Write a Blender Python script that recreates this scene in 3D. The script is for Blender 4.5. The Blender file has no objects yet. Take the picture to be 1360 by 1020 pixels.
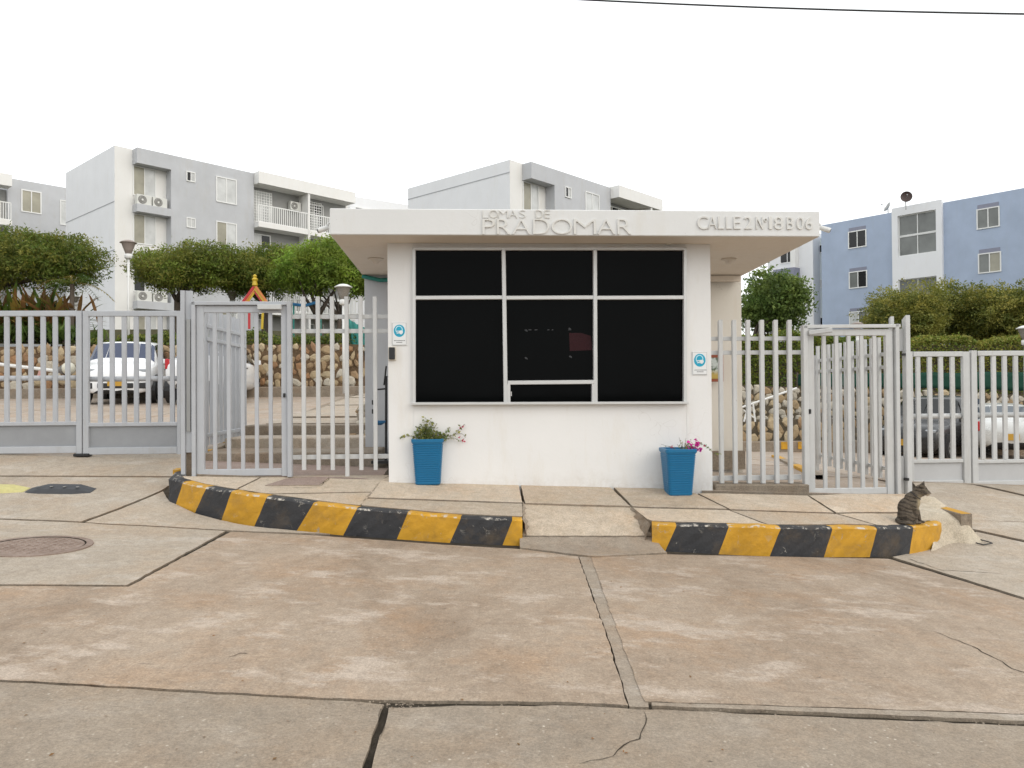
import bpy, bmesh, math, random
import numpy as np
from mathutils import Vector, Matrix, Euler
random.seed(7); RNG = np.random.default_rng(7)
R = math.radians
S = bpy.context.scene
COL = S.collection

# ------------------------------------------------------------------ camera
F, PIT, ROL = 1020.0, .0098, .0078
CAM = Vector((0, 0, 1.5))
FW = Vector((0, math.cos(PIT), math.sin(PIT)))
RI = Vector((math.cos(ROL), 0, -math.sin(ROL))); RI = (RI - FW*RI.dot(FW)).normalized()
UP = RI.cross(FW)
cd = bpy.data.cameras.new('camera'); cam = bpy.data.objects.new('camera', cd); COL.objects.link(cam)
cd.sensor_width = 36; cd.lens = 36*F/1360; cd.clip_start = .05; cd.clip_end = 2000
M = Matrix((RI, UP, -FW)).transposed().to_4x4(); M.translation = CAM; cam.matrix_world = M
S.camera = cam

# ------------------------------------------------------------------ sky, sun, exposure
W = bpy.data.worlds.new('World'); S.world = W; W.use_nodes = True
nt = W.node_tree; nt.nodes.clear()
SUN_EL, SUN_AZ = R(32), R(128)          # azimuth clockwise from +Y
sk = nt.nodes.new('ShaderNodeTexSky'); sk.sky_type = 'NISHITA'; sk.sun_disc = False
sk.sun_elevation = SUN_EL; sk.sun_rotation = SUN_AZ; sk.dust_density = 4; sk.air_density = 1
mx = nt.nodes.new('ShaderNodeMix'); mx.data_type = 'RGBA'; mx.inputs[0].default_value = .80   # a high veil of cloud
mx.inputs[7].default_value = (16.0, 16.3, 16.3, 1)
bg = nt.nodes.new('ShaderNodeBackground'); bg.inputs[1].default_value = .1
wo = nt.nodes.new('ShaderNodeOutputWorld')
nt.links.new(sk.outputs[0], mx.inputs[6]); nt.links.new(mx.outputs[2], bg.inputs[0]); nt.links.new(bg.outputs[0], wo.inputs[0])
sl = bpy.data.lights.new('sun', 'SUN'); sun = bpy.data.objects.new('sun', sl); COL.objects.link(sun)
sl.energy = .5; sl.angle = R(38); sl.color = (1, .94, .84)
sd = Vector((math.sin(SUN_AZ)*math.cos(SUN_EL), math.cos(SUN_AZ)*math.cos(SUN_EL), math.sin(SUN_EL)))
sun.rotation_euler = sd.to_track_quat('Z', 'Y').to_euler()
S.view_settings.view_transform = 'Standard'; S.view_settings.look = 'None'
S.view_settings.exposure = 0.10; S.view_settings.gamma = 1; S.view_settings.use_curve_mapping = False

# ------------------------------------------------------------------ measuring helpers
def ss(a, b, x):
    t = min(1, max(0, (x-a)/(b-a))); return t*t*(3-2*t)
def cl(v, a, b): return max(a, min(b, v))
def ray(x, y): return FW*F + RI*(x-680) + UP*(510-y)
def atY(x, y, Y):
    d = ray(x, y); return CAM + d*(Y/d.y)
YAW = math.atan(.06)                     # the whole entrance is turned a little
U = Vector((math.cos(YAW), math.sin(YAW), 0)); V = Vector((-math.sin(YAW), math.cos(YAW), 0))
def onp(x, y, Y0):                       # a point of the upright plane Y = Y0 + .06 X
    d = ray(x, y); t = Y0/(d.y-.06*d.x); return CAM + d*t
def pxm(Y): return F/Y

# ------------------------------------------------------------------ terrain
def ramp(Y):
    t = cl((Y-7.45)/3.15, 0, 1); return .45*(t-.25*math.sin(2*math.pi*t)/(2*math.pi))
def road(X, Y):
    base = -.045*cl(X, -16, 16)
    side = max(ss(-2.5, -4.0, X), ss(4.0, 5.2, X), ss(9, 10, Y)) if Y > 7.4 else 0
    z = base + ramp(Y)*side
    if Y > 10.6:
        t = (cl(Y, 0, 21.5)-10.6)/10.4; T = 1.42*(1-ss(-3.6, 3, X)) - .16*ss(-3.6, 3, X) - .02*max(0, X-5)
        z = z*(1-t) + T*t
    return z
def pav(X, Y):
    e = .62*ss(3.3, 4.4, X); return -.045*X + .235 + .03*ss(1.2, 2.4, X) + .195*cl((Y-7.57-e)/(1.3-e), 0, 1)
def rampc(X, Y): return -.045*X + .012 + .30*ss(7.35, 8.25, Y)
def hit(x, y, h, lo=1.5, hi=45):
    d = ray(x, y); d = d/d.y; a = lo; st = .05
    while a < hi:
        P = CAM + d*(a+st)
        if P.z < h(P.x, P.y):
            l, u = a, a+st
            for _ in range(14):
                m = (l+u)/2; P = CAM+d*m
                if P.z < h(P.x, P.y): u = m
                else: l = m
            return CAM + d*u
        a += st
    return CAM + d*hi

# ------------------------------------------------------------------ object helpers
def tag(o, label=None, cat=None, group=None, kind=None):
    if label: o['label'] = label
    if cat: o['category'] = cat
    if group: o['group'] = group
    if kind: o['kind'] = kind
    return o
def empty(name, loc=(0, 0, 0), rz=0, parent=None):
    o = bpy.data.objects.new(name, None); COL.objects.link(o); o.location = loc; o.rotation_euler.z = rz
    o.empty_display_size = .1
    if parent: o.parent = parent
    return o
def thing(name, label, cat, loc=(0, 0, 0), rz=0, group=None):
    return tag(empty(name, loc, rz), label, cat, group)
def link(name, me, parent=None):
    o = bpy.data.objects.new(name, me); COL.objects.link(o)
    if parent: o.parent = parent
    return o
def setm(me, mats):
    for m in (mats if isinstance(mats, (list, tuple)) else [mats]): me.materials.append(m)
def obj(name, bm, mats, parent=None, smooth=False, world=True):
    """link a bmesh as one object; its coordinates are world ones and are moved into the parent's frame"""
    me = bpy.data.meshes.new(name)
    if parent is not None and world:
        bm.transform(wmat(parent).inverted())
    bmesh.ops.recalc_face_normals(bm, faces=bm.faces)
    bm.to_mesh(me); bm.free(); setm(me, mats)
    if smooth: me.polygons.foreach_set('use_smooth', [True]*len(me.polygons))
    return link(name, me, parent)
def wmat(o):
    m = Matrix.LocRotScale(o.location, o.rotation_euler, o.scale)
    return wmat(o.parent) @ m if o.parent else m
def faces_mesh(name, vs, fs, mats, parent=None, mi=None, smooth=False):
    me = bpy.data.meshes.new(name); me.from_pydata([tuple(v) for v in vs], [], fs); setm(me, mats)
    if mi is not None: me.polygons.foreach_set('material_index', mi)
    if smooth: me.polygons.foreach_set('use_smooth', [True]*len(me.polygons))
    me.update(); return link(name, me, parent)
def beam(bm, p0, p1, w, h, side=None, ch=.12, mi=0, caps=True):
    """a tube of chamfered rectangular section from p0 to p1; w along side, h across"""
    p0, p1 = Vector(p0), Vector(p1); d = (p1-p0).normalized()
    if side is None: side = U if abs(d.z) > .7 else Vector((0, 0, 1)).cross(d)
    s = (Vector(side) - d*Vector(side).dot(d)).normalized(); n = d.cross(s)
    c = min(w, h)*ch; a, b = w/2, h/2
    sec = [(-a+c, -b), (a-c, -b), (a, -b+c), (a, b-c), (a-c, b), (-a+c, b), (-a, b-c), (-a, -b+c)]
    r0 = [bm.verts.new(p0+s*x+n*y) for x, y in sec]; r1 = [bm.verts.new(p1+s*x+n*y) for x, y in sec]
    for i in range(8):
        f = bm.faces.new((r0[i], r0[(i+1) % 8], r1[(i+1) % 8], r1[i])); f.material_index = mi
    if caps:
        bm.faces.new(r0[::-1]).material_index = mi; bm.faces.new(r1).material_index = mi
def box(bm, c, u, v, w, mi=0):
    """box: centre and three half vectors"""
    c, u, v, w = map(Vector, (c, u, v, w))
    vs = [bm.verts.new(c+u*a+v*b+w*e) for a in (-1, 1) for b in (-1, 1) for e in (-1, 1)]
    for q in ((0, 1, 3, 2), (4, 6, 7, 5), (0, 4, 5, 1), (2, 3, 7, 6), (0, 2, 6, 4), (1, 5, 7, 3)):
        bm.faces.new([vs[i] for i in q]).material_index = mi
def abox(bm, x0, x1, y0, y1, z0, z1, mi=0):
    box(bm, ((x0+x1)/2, (y0+y1)/2, (z0+z1)/2), ((x1-x0)/2, 0, 0), (0, (y1-y0)/2, 0), (0, 0, (z1-z0)/2), mi)
def bev(bm, w, seg=1):
    bmesh.ops.bevel(bm, geom=list(bm.edges), offset=w, segments=seg, affect='EDGES', profile=.6)
def lathe(bm, prof, c, n=16, axis=None, mi=0):
    """profile (radius, height) turned about axis through c"""
    c = Vector(c); ax = Vector(axis or (0, 0, 1)).normalized(); a = ax.orthogonal().normalized(); b = ax.cross(a)
    rings = []
    for r, z in prof:
        rings.append([bm.verts.new(c+ax*z+(a*math.cos(t)+b*math.sin(t))*max(r, 1e-4)) for t in [2*math.pi*i/n for i in range(n)]])
    for q0, q1 in zip(rings, rings[1:]):
        for i in range(n): bm.faces.new((q0[i], q0[(i+1) % n], q1[(i+1) % n], q1[i])).material_index = mi
    bm.faces.new(rings[0][::-1]).material_index = mi; bm.faces.new(rings[-1]).material_index = mi
def tube(bm, pts, r, n=6, mi=0):
    pts = [Vector(p) for p in pts]; rs = r if isinstance(r, (list, tuple)) else [r]*len(pts); rings = []
    a = None
    for i, p in enumerate(pts):
        d = (pts[min(i+1, len(pts)-1)]-pts[max(i-1, 0)]).normalized()
        a = d.orthogonal().normalized() if a is None else (a-d*a.dot(d)).normalized()
        b = d.cross(a)
        rings.append([bm.verts.new(p+(a*math.cos(t)+b*math.sin(t))*rs[i]) for t in [2*math.pi*k/n for k in range(n)]])
    for q0, q1 in zip(rings, rings[1:]):
        for i in range(n): bm.faces.new((q0[i], q0[(i+1) % n], q1[(i+1) % n], q1[i])).material_index = mi
    bm.faces.new(rings[0][::-1]).material_index = mi; bm.faces.new(rings[-1]).material_index = mi

# ------------------------------------------------------------------ materials
def srgb(r, g, b):
    f = lambda c: c/12.92 if c <= .04045 else ((c+.055)/1.055)**2.4
    return (f(r/255), f(g/255), f(b/255), 1)
class NT:
    def __init__(s, name):
        s.m = bpy.data.materials.new(name); s.m.use_nodes = True; s.t = s.m.node_tree
        s.b = s.t.nodes['Principled BSDF']; s.pos = s.n('ShaderNodeNewGeometry').outputs['Position']
    def n(s, typ, **kw):
        o = s.t.nodes.new(typ)
        for k, v in kw.items(): setattr(o, k, v)
        return o
    def put(s, sock, v):
        if isinstance(v, bpy.types.NodeSocket): s.t.links.new(v, sock)
        else: sock.default_value = v
    def noise(s, scale, detail=4, rough=.55, vec=None, dist=0):
        o = s.n('ShaderNodeTexNoise'); s.put(o.inputs['Vector'], vec or s.pos); o.inputs['Scale'].default_value = scale
        o.inputs['Detail'].default_value = detail; o.inputs['Roughness'].default_value = rough; o.inputs['Distortion'].default_value = dist
        return o.outputs['Fac']
    def voro(s, scale, vec=None, feature='F1', out='Distance'):
        o = s.n('ShaderNodeTexVoronoi', feature=feature); s.put(o.inputs['Vector'], vec or s.pos); o.inputs['Scale'].default_value = scale
        return o.outputs[out]
    def rng(s, v, a, b, c=0, d=1):
        o = s.n('ShaderNodeMapRange'); s.put(o.inputs[0], v)
        for i, q in enumerate((a, b, c, d)): o.inputs[i+1].default_value = q
        return o.outputs[0]
    def math(s, op, a, b=0):
        o = s.n('ShaderNodeMath', operation=op); s.put(o.inputs[0], a); s.put(o.inputs[1], b); return o.outputs[0]
    def mix(s, f, a, b, mode='MIX'):
        o = s.n('ShaderNodeMix', data_type='RGBA', blend_type=mode); s.put(o.inputs[0], f); s.put(o.inputs[6], a); s.put(o.inputs[7], b)
        return o.outputs[2]
    def map(s, sc, rot=(0, 0, 0), vec=None):
        o = s.n('ShaderNodeMapping'); s.put(o.inputs['Vector'], vec or s.pos); o.inputs['Scale'].default_value = sc; o.inputs['Rotation'].default_value = rot
        return o.outputs[0]
    def objpos(s): return s.n('ShaderNodeTexCoord').outputs['Object']
    def z(s, vec=None):
        o = s.n('ShaderNodeSeparateXYZ'); s.put(o.inputs[0], vec or s.pos); return o.outputs[2]
    def done(s, col, rough=.6, bump=None, bs=.3, bd=.01, spec=.5, metal=0):
        s.put(s.b.inputs['Base Color'], col); s.put(s.b.inputs['Roughness'], rough)
        s.b.inputs['Specular IOR Level'].default_value = spec; s.b.inputs['Metallic'].default_value = metal
        if bump is not None:
            o = s.n('ShaderNodeBump'); s.put(o.inputs['Height'], bump); o.inputs['Strength'].default_value = bs; o.inputs['Distance'].default_value = bd
            s.t.links.new(o.outputs[0], s.b.inputs['Normal'])
        return s.m
def rnd(s, amt):
    o = s.n('ShaderNodeObjectInfo').outputs['Random']; return s.rng(o, 0, 1, 1-amt, 1+amt)
def vmul(s, col, f):
    o = s.n('ShaderNodeVectorMath', operation='SCALE'); s.put(o.inputs[0], col); s.put(o.inputs[3], f); return o.outputs[0]

def concrete(name, a, b, c, agg=.5, pits=.4, stain=1.0, scratch=0, light=.5, vary=.04):
    s = NT(name); w = s.map((1, .55, 1))
    big = s.rng(s.noise(.42, 7, .68, w, 1.4), .41, .58); mid = s.rng(s.noise(2.6, 8, .72, w, .8), .36, .64)
    col = s.mix(big, a, b); col = s.mix(s.math('MULTIPLY', mid, .6), col, c)
    rust = s.rng(s.noise(1.1, 6, .7, s.map((1, 1, 1), (0, 0, 1.1))), .48, .66, 0, .42*stain)
    col = s.mix(rust, col, (a[0]*1.05, a[1]*.84, a[2]*.64, 1))
    lt = s.rng(s.noise(1.7, 6, .72, s.map((.8, 1.35, 1), (0, 0, .35))), .53, .64, 0, light*1.4)
    col = s.mix(lt, col, (min(1, a[0]*1.22), min(1, a[1]*1.3), min(1, a[2]*1.42), 1))
    dk = s.rng(s.noise(3.4, 9, .78, None, 1.5), .54, .72, 0, .6*stain)
    col = s.mix(dk, col, (a[0]*.58, a[1]*.57, a[2]*.55, 1))
    fine = s.rng(s.noise(70, 3, .7),  .28, .72, .76, 1.22); col = vmul(s, col, fine); f2 = s.rng(s.noise(190, 2, .6), .3, .7, .85, 1.14); col = vmul(s, col, f2); f3 = s.rng(s.noise(13, 7, .8), .32, .68, .84, 1.14); col = vmul(s, col, f3)
    v = s.voro(38); pick = s.n('ShaderNodeSeparateColor'); s.t.links.new(s.voro(38, None, 'F1', 'Color'), pick.inputs[0]); sp = s.math('MULTIPLY', s.rng(v, .06, .30, 1, 0), s.rng(pick.outputs[0], .72, .95)); msk = s.rng(s.noise(2.2, 5), .42, .6, .12*agg, agg)
    col = s.mix(s.math('MULTIPLY', sp, msk), col, (.60, .53, .44, 1))
    vp = s.map((.8, 1.5, 1), (0, 0, .3)); v2 = s.voro(9, vp); pk_ = s.n('ShaderNodeSeparateColor'); s.t.links.new(s.voro(9, vp, 'F1', 'Color'), pk_.inputs[0]); pit = s.math('MULTIPLY', s.rng(v2, .05, .10, 1, 0), s.rng(pk_.outputs[1], .80, .84)); pm = s.rng(s.noise(1.3, 2), .5, .62, 0, pits)
    pitf = s.math('MULTIPLY', pit, pm); col = s.mix(pitf, col, (.05, .045, .04, 1))
    if scratch:
        q = s.rng(s.noise(9, 3, .5, s.map((.35, 5.5, 1), (0, 0, .95))), .66, .74, 0, scratch)
        q = s.math('MULTIPLY', q, s.rng(s.noise(.9, 2), .5, .62)); col = s.mix(q, col, (a[0]*.5, a[1]*.5, a[2]*.5, 1))
        rk = s.rng(s.noise(26, 1, .5, s.map((9, .35, 1), (0, 0, .15))), .35, .65, .965, 1.035); col = vmul(s, col, rk)
    col = vmul(s, col, rnd(s, vary))
    h = s.math('ADD', s.math('MULTIPLY', s.noise(28, 6, .75), .7), s.math('MULTIPLY', pitf, -1.5))
    h = s.math('ADD', h, s.math('MULTIPLY', s.noise(4, 4), 1.2))
    return s.done(col, s.rng(s.noise(5), .3, .7, .72, .93), h, .9, .016, .3)
TAN = (.375, .288, .212, 1); TAN2 = (.262, .192, .134, 1); TAN3 = (.395, .322, .25, 1)
m_road = concrete('road concrete', TAN, TAN2, TAN3, .8, .5, 1.0, 1.3, .8)
m_roadgrey = concrete('old grey concrete', (.315, .252, .188, 1), (.255, .205, .155, 1), (.32, .27, .215, 1), 1.1, 1.0, .7, 0, .35)
m_apron = concrete('pale driveway concrete', (.41, .345, .272, 1), (.36, .30, .235, 1), (.45, .39, .32, 1), .3, .35, .7, 0, .4)
m_pave = concrete('pavement concrete', (.48, .38, .275, 1), (.46, .385, .30, 1), (.51, .44, .36, 1), .2, .3, .8, 0, .5, .10)
m_patch = concrete('cement patch', (.32, .26, .20, 1), (.275, .22, .17, 1), (.36, .31, .25, 1), .4, .5, .8, 0, .6)
m_rough = concrete('rough brown concrete', (.25, .20, .15, 1), (.20, .165, .125, 1), (.33, .28, .22, 1), .5, 1.0, 1.2, 0, .4)
m_lot = concrete('parking concrete', (.38, .31, .25, 1), (.34, .27, .215, 1), (.42, .37, .31, 1), .1, .1, .9, 0, .4)
m_redfloor = concrete('reddish floor', (.30, .22, .185, 1), (.28, .21, .175, 1), (.33, .26, .22, 1), .1, .2, .6, 0, .2)

def soil(name, a, b):
    s = NT(name); c = s.mix(s.rng(s.noise(1.5, 6, .7), .35, .65), a, b); c = s.mix(s.rng(s.noise(12, 4), .4, .7, 0, .6), c, (a[0]*.5, a[1]*.5, a[2]*.5, 1))
    return s.done(c, .95, s.noise(9, 8, .8), 1, .08, .1)
m_soil = soil('dark joint soil', (.055, .047, .036, 1), (.17, .14, .108, 1))
m_bank = soil('brown bank soil', (.10, .07, .04, 1), (.05, .075, .025, 1))

def plaster(name, c, dirt=.35, warm=(.60, .50, .38, 1), base_z=None, chips=0, var=.05):
    s = NT(name); col = s.mix(s.rng(s.noise(.9, 4, .6), .3, .7), c, tuple(q*(1-var) for q in c[:3])+(1,))
    st = s.rng(s.noise(1.3, 6, .7, s.map((2.6, 2.6, .5))), .52, .80, 0, dirt); col = s.mix(st, col, (c[0]*.86, c[1]*.81, c[2]*.72, 1))
    spk = s.math('MULTIPLY', s.rng(s.voro(7), .012, .03, 1, 0), s.rng(s.noise(1.2, 2), .42, .55)); col = s.mix(s.math('MULTIPLY', spk, .7), col, (.15, .12, .09, 1))
    if base_z is not None or name.startswith('white fascia'):
        vv = s.n('ShaderNodeVectorMath', operation='ADD'); s.t.links.new(s.pos, vv.inputs[0]); nv = s.n('ShaderNodeTexNoise'); nv.inputs['Scale'].default_value = 3; s.t.links.new(s.pos, nv.inputs['Vector']); s.t.links.new(nv.outputs['Color'], vv.inputs[1])
        ce = s.voro(.9, vv.outputs[0], 'DISTANCE_TO_EDGE'); ck = s.math('MULTIPLY', s.rng(ce, .0, .004, 1, 0), s.rng(s.noise(.8, 2),   .56, .64, 0, .22)); col = s.mix(ck, col, (.30, .25, .20, 1))
    if base_z is not None:
        zz = s.math('ADD', s.z(), s.math('MULTIPLY', s.noise(2.5, 5, .7), .35)); g = s.rng(zz, base_z+.10, base_z+.55, .95, 0)
        g = s.math('MULTIPLY', g, s.rng(s.noise(11, 6, .75), .35, .7)); col = s.mix(g, col, (.42, .36, .29, 1))
    return s.done(col, s.rng(s.noise(14), .3, .7, .5, .75), s.noise(22, 6, .7), .25, .006, .35)
m_white = plaster('white booth plaster', (.76, .755, .745, 1), .6, base_z=.2)
m_fascia = plaster('white fascia plaster', (.72, .72, .71, 1), .5)
m_soffit = plaster('cream soffit paint', (.72, .64, .55, 1), .5)  # warm light bounced up from below is put into this colour
m_wing = plaster('cream wing wall', (.72, .68, .61, 1), .8, base_z=.2)
m_bwhite = plaster('white facade paint', (.80, .79, .765, 1), .4)
m_bgable = plaster('cool white gable paint', (.81, .815, .83, 1), .3)  # shaded copy of the facade white, cool skylight cast put into the colour
m_bgrey = plaster('grey facade paint', (.53, .54, .56, 1), .5, var=.12)
m_bblue = plaster('blue facade paint', (.40, .475, .61, 1), .3, var=.13)
m_bcream = plaster('cream facade paint', (.74, .70, .62, 1), .3)
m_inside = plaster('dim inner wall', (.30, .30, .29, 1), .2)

def paint(name, c, rough=.45, wear=.12, spec=.5, metal=0, sc=6, rnda=.03):
    s = NT(name); col = s.mix(s.rng(s.noise(sc, 5, .65), .35, .7, 0, wear), c, tuple(q*.6 for q in c[:3])+(1,))
    if 'gate paint' in name:
        rs = s.math('MULTIPLY', s.rng(s.noise(22, 5, .75), .66, .72), s.rng(s.noise(1.1, 2), .5, .62, 0, .8)); col = s.mix(rs, col, (.22, .10, .045, 1)); dg = s.rng(s.noise(2.4, 5, .7, s.map((5, 5, .8))), .52, .75, 0, .35); col = s.mix(dg, col, (.33, .30, .26, 1))
    col = vmul(s, col, rnd(s, rnda)); return s.done(col, s.rng(s.noise(sc*2.5), .3, .7, rough-.07, rough+.1), s.noise(60, 3), .08, .002, spec, metal)
m_gate = paint('pale grey gate paint', (.43, .445, .47, 1), .42, .18, .5, 0, 5)
m_gatew = paint('white gate paint', (.55, .555, .55, 1), .42, .2, .5, 0, 5)
m_panel = paint('grey kick panel', (.30, .31, .325, 1), .45, .5, .5, 0, 1.6); m_panelw = paint('pale kick panel', (.50, .505, .51, 1), .45, .3, .5, 0, 1.6)
m_alu = paint('window aluminium', (.58, .58, .57, 1), .35, .15, .6, .25)
m_wframe = paint('white window frame', (.80, .80, .78, 1), .4, .05)
m_black = paint('black plastic', (.015, .015, .016, 1), .35, .1)
m_rub = paint('tyre rubber', (.022, .022, .022, 1), .8, .2, .3)
m_metal = paint('bare steel', (.35, .35, .34, 1), .4, .2, .6, .7)
m_teal = paint('teal tarp', (.02, .20, .17, 1), .6, .25)
m_lampw = paint('white lamp enamel', (.72, .72, .70, 1), .35, .15)
m_lampg = paint('lamp glass', (.24, .22, .19, 1), .25, .2)
m_lampd = paint('brown lamp shade', (.30, .25, .22, 1), .5, .2)
m_red = paint('red play paint', (.50, .035, .04, 1), .45, .2); m_orange = paint('orange play paint', (.62, .22, .06, 1), .45, .2)
m_yel = paint('yellow play paint', (.60, .42, .03, 1), .45, .2); m_bluep = paint('blue play paint', (.03, .16, .34, 1), .45, .2)
m_ac = paint('air conditioner casing', (.66, .66, .62, 1), .45, .12); m_acd = paint('fan grille', (.16, .15, .14, 1), .5, .2)
m_plate = paint('yellow number plate', (.50, .28, .03, 1), .4, .25, .5, 0, 40)
m_carw = paint('white car paint', (.78, .79, .80, 1), .18, .02, .6, 0, 2); m_cars = paint('silver car paint', (.56, .56, .54, 1), .22, .04, .6, .25, 2)
m_card = paint('dark car paint', (.018, .018, .019, 1), .25, .1, .6, 0, 2); m_tail = paint('red tail lamp', (.42, .01, .015, 1), .2, .1)
m_hlamp = paint('headlamp lens', (.34, .36, .38, 1), .12, .25, .8, .3, 15)
m_blank = paint('beige curtain', (.50, .48, .38, 1), .9, .15, .2, 0, 3); m_curtw = paint('white curtain', (.74, .75, .73, 1), .9, .1, .2, 0, 3)

def glass(name, c, rough=.06, spec=.5):
    s = NT(name); col = s.mix(s.rng(s.noise(1.2, 3), .3, .7), c, tuple(q*.7 for q in c[:3])+(1,))
    return s.done(col, s.rng(s.noise(3, 5), .3, .7, rough*.7, rough*1.6), s.noise(1.1, 1), .05, .01, spec)
m_tint = glass('dark tinted glass', (.0022, .0026, .0028, 1), .05, .045)
m_glass = glass('window glass', (.05, .055, .06, 1), .06, .5); m_glassd = glass('dark window glass', (.012, .013, .014, 1), .06, .4)
m_glassb = glass('beige blind behind glass', (.38, .36, .28, 1), .15, .5); m_glassw = glass('white blind behind glass', (.66, .67, .66, 1), .15, .5)
m_glassg = glass('grey reflecting glass', (.20, .21, .20, 1), .08, .5)
m_carglass = glass('car glass', (.03, .045, .10, 1), .05, .6); m_cargl2 = glass('dark car glass', (.012, .014, .014, 1), .05, .5)
m_carglg = glass('grey rear glass', (.10, .12, .14, 1), .05, .6)

def kerbpaint(name, c):
    s = NT(name); n = s.noise(9, 7, .75, None, .6)
    ch = s.rng(n, .605, .635); ch = s.math('MULTIPLY', ch, s.rng(s.noise(2.2, 3), .38, .62))
    col = s.mix(s.rng(s.noise(5, 5), .3, .7), c, tuple(q*.72 for q in c[:3])+(1,)); col = s.mix(s.rng(s.noise(3, 6, .7), .5, .75, 0, .55), col, (.16, .11, .06, 1))
    col = s.mix(s.math('MULTIPLY', ch, .85), col, (.40, .37, .32, 1))
    up = s.n('ShaderNodeSeparateXYZ'); s.t.links.new(s.n('ShaderNodeNewGeometry').outputs['Normal'], up.inputs[0])
    wear = s.math('MULTIPLY', s.rng(up.outputs[2], .25, .6), s.rng(s.noise(13, 6, .7), .52, .60)); wear = s.math('MULTIPLY', wear, s.rng(up.outputs[2], .99, .93))
    col = s.mix(wear, col, (.50, .46, .40, 1))
    h = s.math('ADD', s.noise(20, 7, .75), s.math('MULTIPLY', ch, -.4))
    return s.done(col, .68, h, .7, .012, .35)
m_kyel = kerbpaint('yellow kerb paint', (.62, .325, .025, 1)); m_kblk = kerbpaint('black kerb paint', (.042, .042, .045, 1))

def stone(name, a, b):
    s = NT(name); r = s.n('ShaderNodeObjectInfo').outputs['Random']; col = s.mix(r, a, b)
    col = s.mix(s.rng(s.noise(9, 6, .7), .35, .7, 0, .7), col, tuple(q*.62 for q in a[:3])+(1,))
    return s.done(col, .9, s.noise(18, 6, .7), .8, .03, .2)
m_st = [stone('ochre stone', (.40, .30, .18, 1), (.33, .22, .13, 1)), stone('cream stone', (.52, .43, .29, 1), (.44, .34, .21, 1)), stone('rusty stone', (.36, .20, .10, 1), (.28, .18, .11, 1)), stone('pale stone', (.56, .51, .42, 1), (.46, .41, .33, 1))]
m_mortar = soil('brown mortar', (.22, .145, .085, 1), (.16, .11, .07, 1)); m_mortarg = soil('grey brown mortar', (.17, .14, .10, 1), (.11, .09, .06, 1))

def leafm(name, c, tr=.38):
    s = NT(name); r = s.noise(1.7, 3); col = s.mix(s.rng(r, .35, .65), c, (c[0]*1.5, c[1]*1.25, c[2]*1.1, 1))
    s.done(col, .55, None, spec=.3)
    t = s.n('ShaderNodeBsdfTranslucent'); s.put(t.inputs[0], col); m = s.n('ShaderNodeMixShader'); m.inputs[0].default_value = tr
    s.t.links.new(s.b.outputs[0], m.inputs[1]); s.t.links.new(t.outputs[0], m.inputs[2]); s.t.links.new(m.outputs[0], s.t.nodes['Material Output'].inputs[0]); return s.m
L_aca = [leafm('acacia leaf dark', (.095, .15, .025, 1)), leafm('acacia leaf mid', (.16, .235, .04, 1)), leafm('acacia leaf light', (.25, .32, .07, 1))]
L_bri = leafm('acacia leaf bright', (.21, .36, .05, 1))
L_oli = [leafm('olive leaf dark', (.10, .13, .028, 1)), leafm('olive leaf mid', (.175, .20, .042, 1)), leafm('olive leaf light', (.27, .28, .07, 1))]
L_fic = [leafm('ficus leaf dark', (.07, .115, .03, 1)), leafm('ficus leaf mid', (.11, .18, .045, 1)), leafm('ficus leaf light', (.15, .23, .06, 1))]
L_dry = [leafm('dry frond brown', (.20, .12, .05, 1)), leafm('dry frond yellow', (.26, .22, .06, 1)), leafm('broad green leaf', (.08, .14, .03, 1))]
L_pot = [leafm('pot leaf green', (.13, .19, .06, 1)), leafm('pot leaf grey green', (.20, .24, .12, 1)), leafm('pot leaf yellow green', (.25, .28, .08, 1))]
m_pink = leafm('magenta bract', (.55, .045, .36, 1), .3); m_pinkd = leafm('crimson bract', (.42, .04, .10, 1), .3)
s = NT('bark'); m_bark = s.done(s.mix(s.noise(6, 6, .7), (.07, .055, .045, 1), (.19, .155, .125, 1)), .9, s.noise(14, 6, .7, s.map((3, 3, .6))), 1, .03, .2)
s = NT('blue pot plastic'); m_pot = s.done(s.mix(s.noise(4, 4), (.006, .125, .27, 1), (.010, .155, .32, 1)), .38, s.noise(50, 2), .06, .002, .45)
s = NT('rusty iron'); m_rust = s.done(s.mix(s.rng(s.noise(9, 7, .75), .35, .65), (.17, .115, .085, 1), (.30, .23, .19, 1)), .75, s.voro(34), .8, .01, .4)
# ================================================================== GROUND
def grid_sheet(name, xs, ys, h, mat, kind='structure'):
    vs = [(x, y, h(x, y)) for y in ys for x in xs]; n = len(xs)
    fs = [(j*n+i, j*n+i+1, (j+1)*n+i+1, (j+1)*n+i) for j in range(len(ys)-1) for i in range(n-1)]
    return tag(faces_mesh(name, vs, fs, mat, smooth=True), kind=kind)
def fr(a, b, st):
    n = max(1, int(round((b-a)/st))); return [a+(b-a)*i/n for i in range(n+1)]
def ground_h(X, Y):
    z = road(X, Y) - .016
    if -4.3 < X < -1.0 and 8.6 < Y < 13: z = min(z, .40)
    if Y > 13 and -4.3 < X < -1.0: z = min(z, -.045*X+.8)
    return z
flat_ = lambda X, Y: -.045*cl(X, -16, 16)
grid_sheet('ground', [-300, -120, -60, -30]+fr(-20, 20, .35)+[30, 60, 120, 300], [-300, -120, -50, -20, -8]+fr(-2, 24, .3), ground_h, m_soil)

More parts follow.
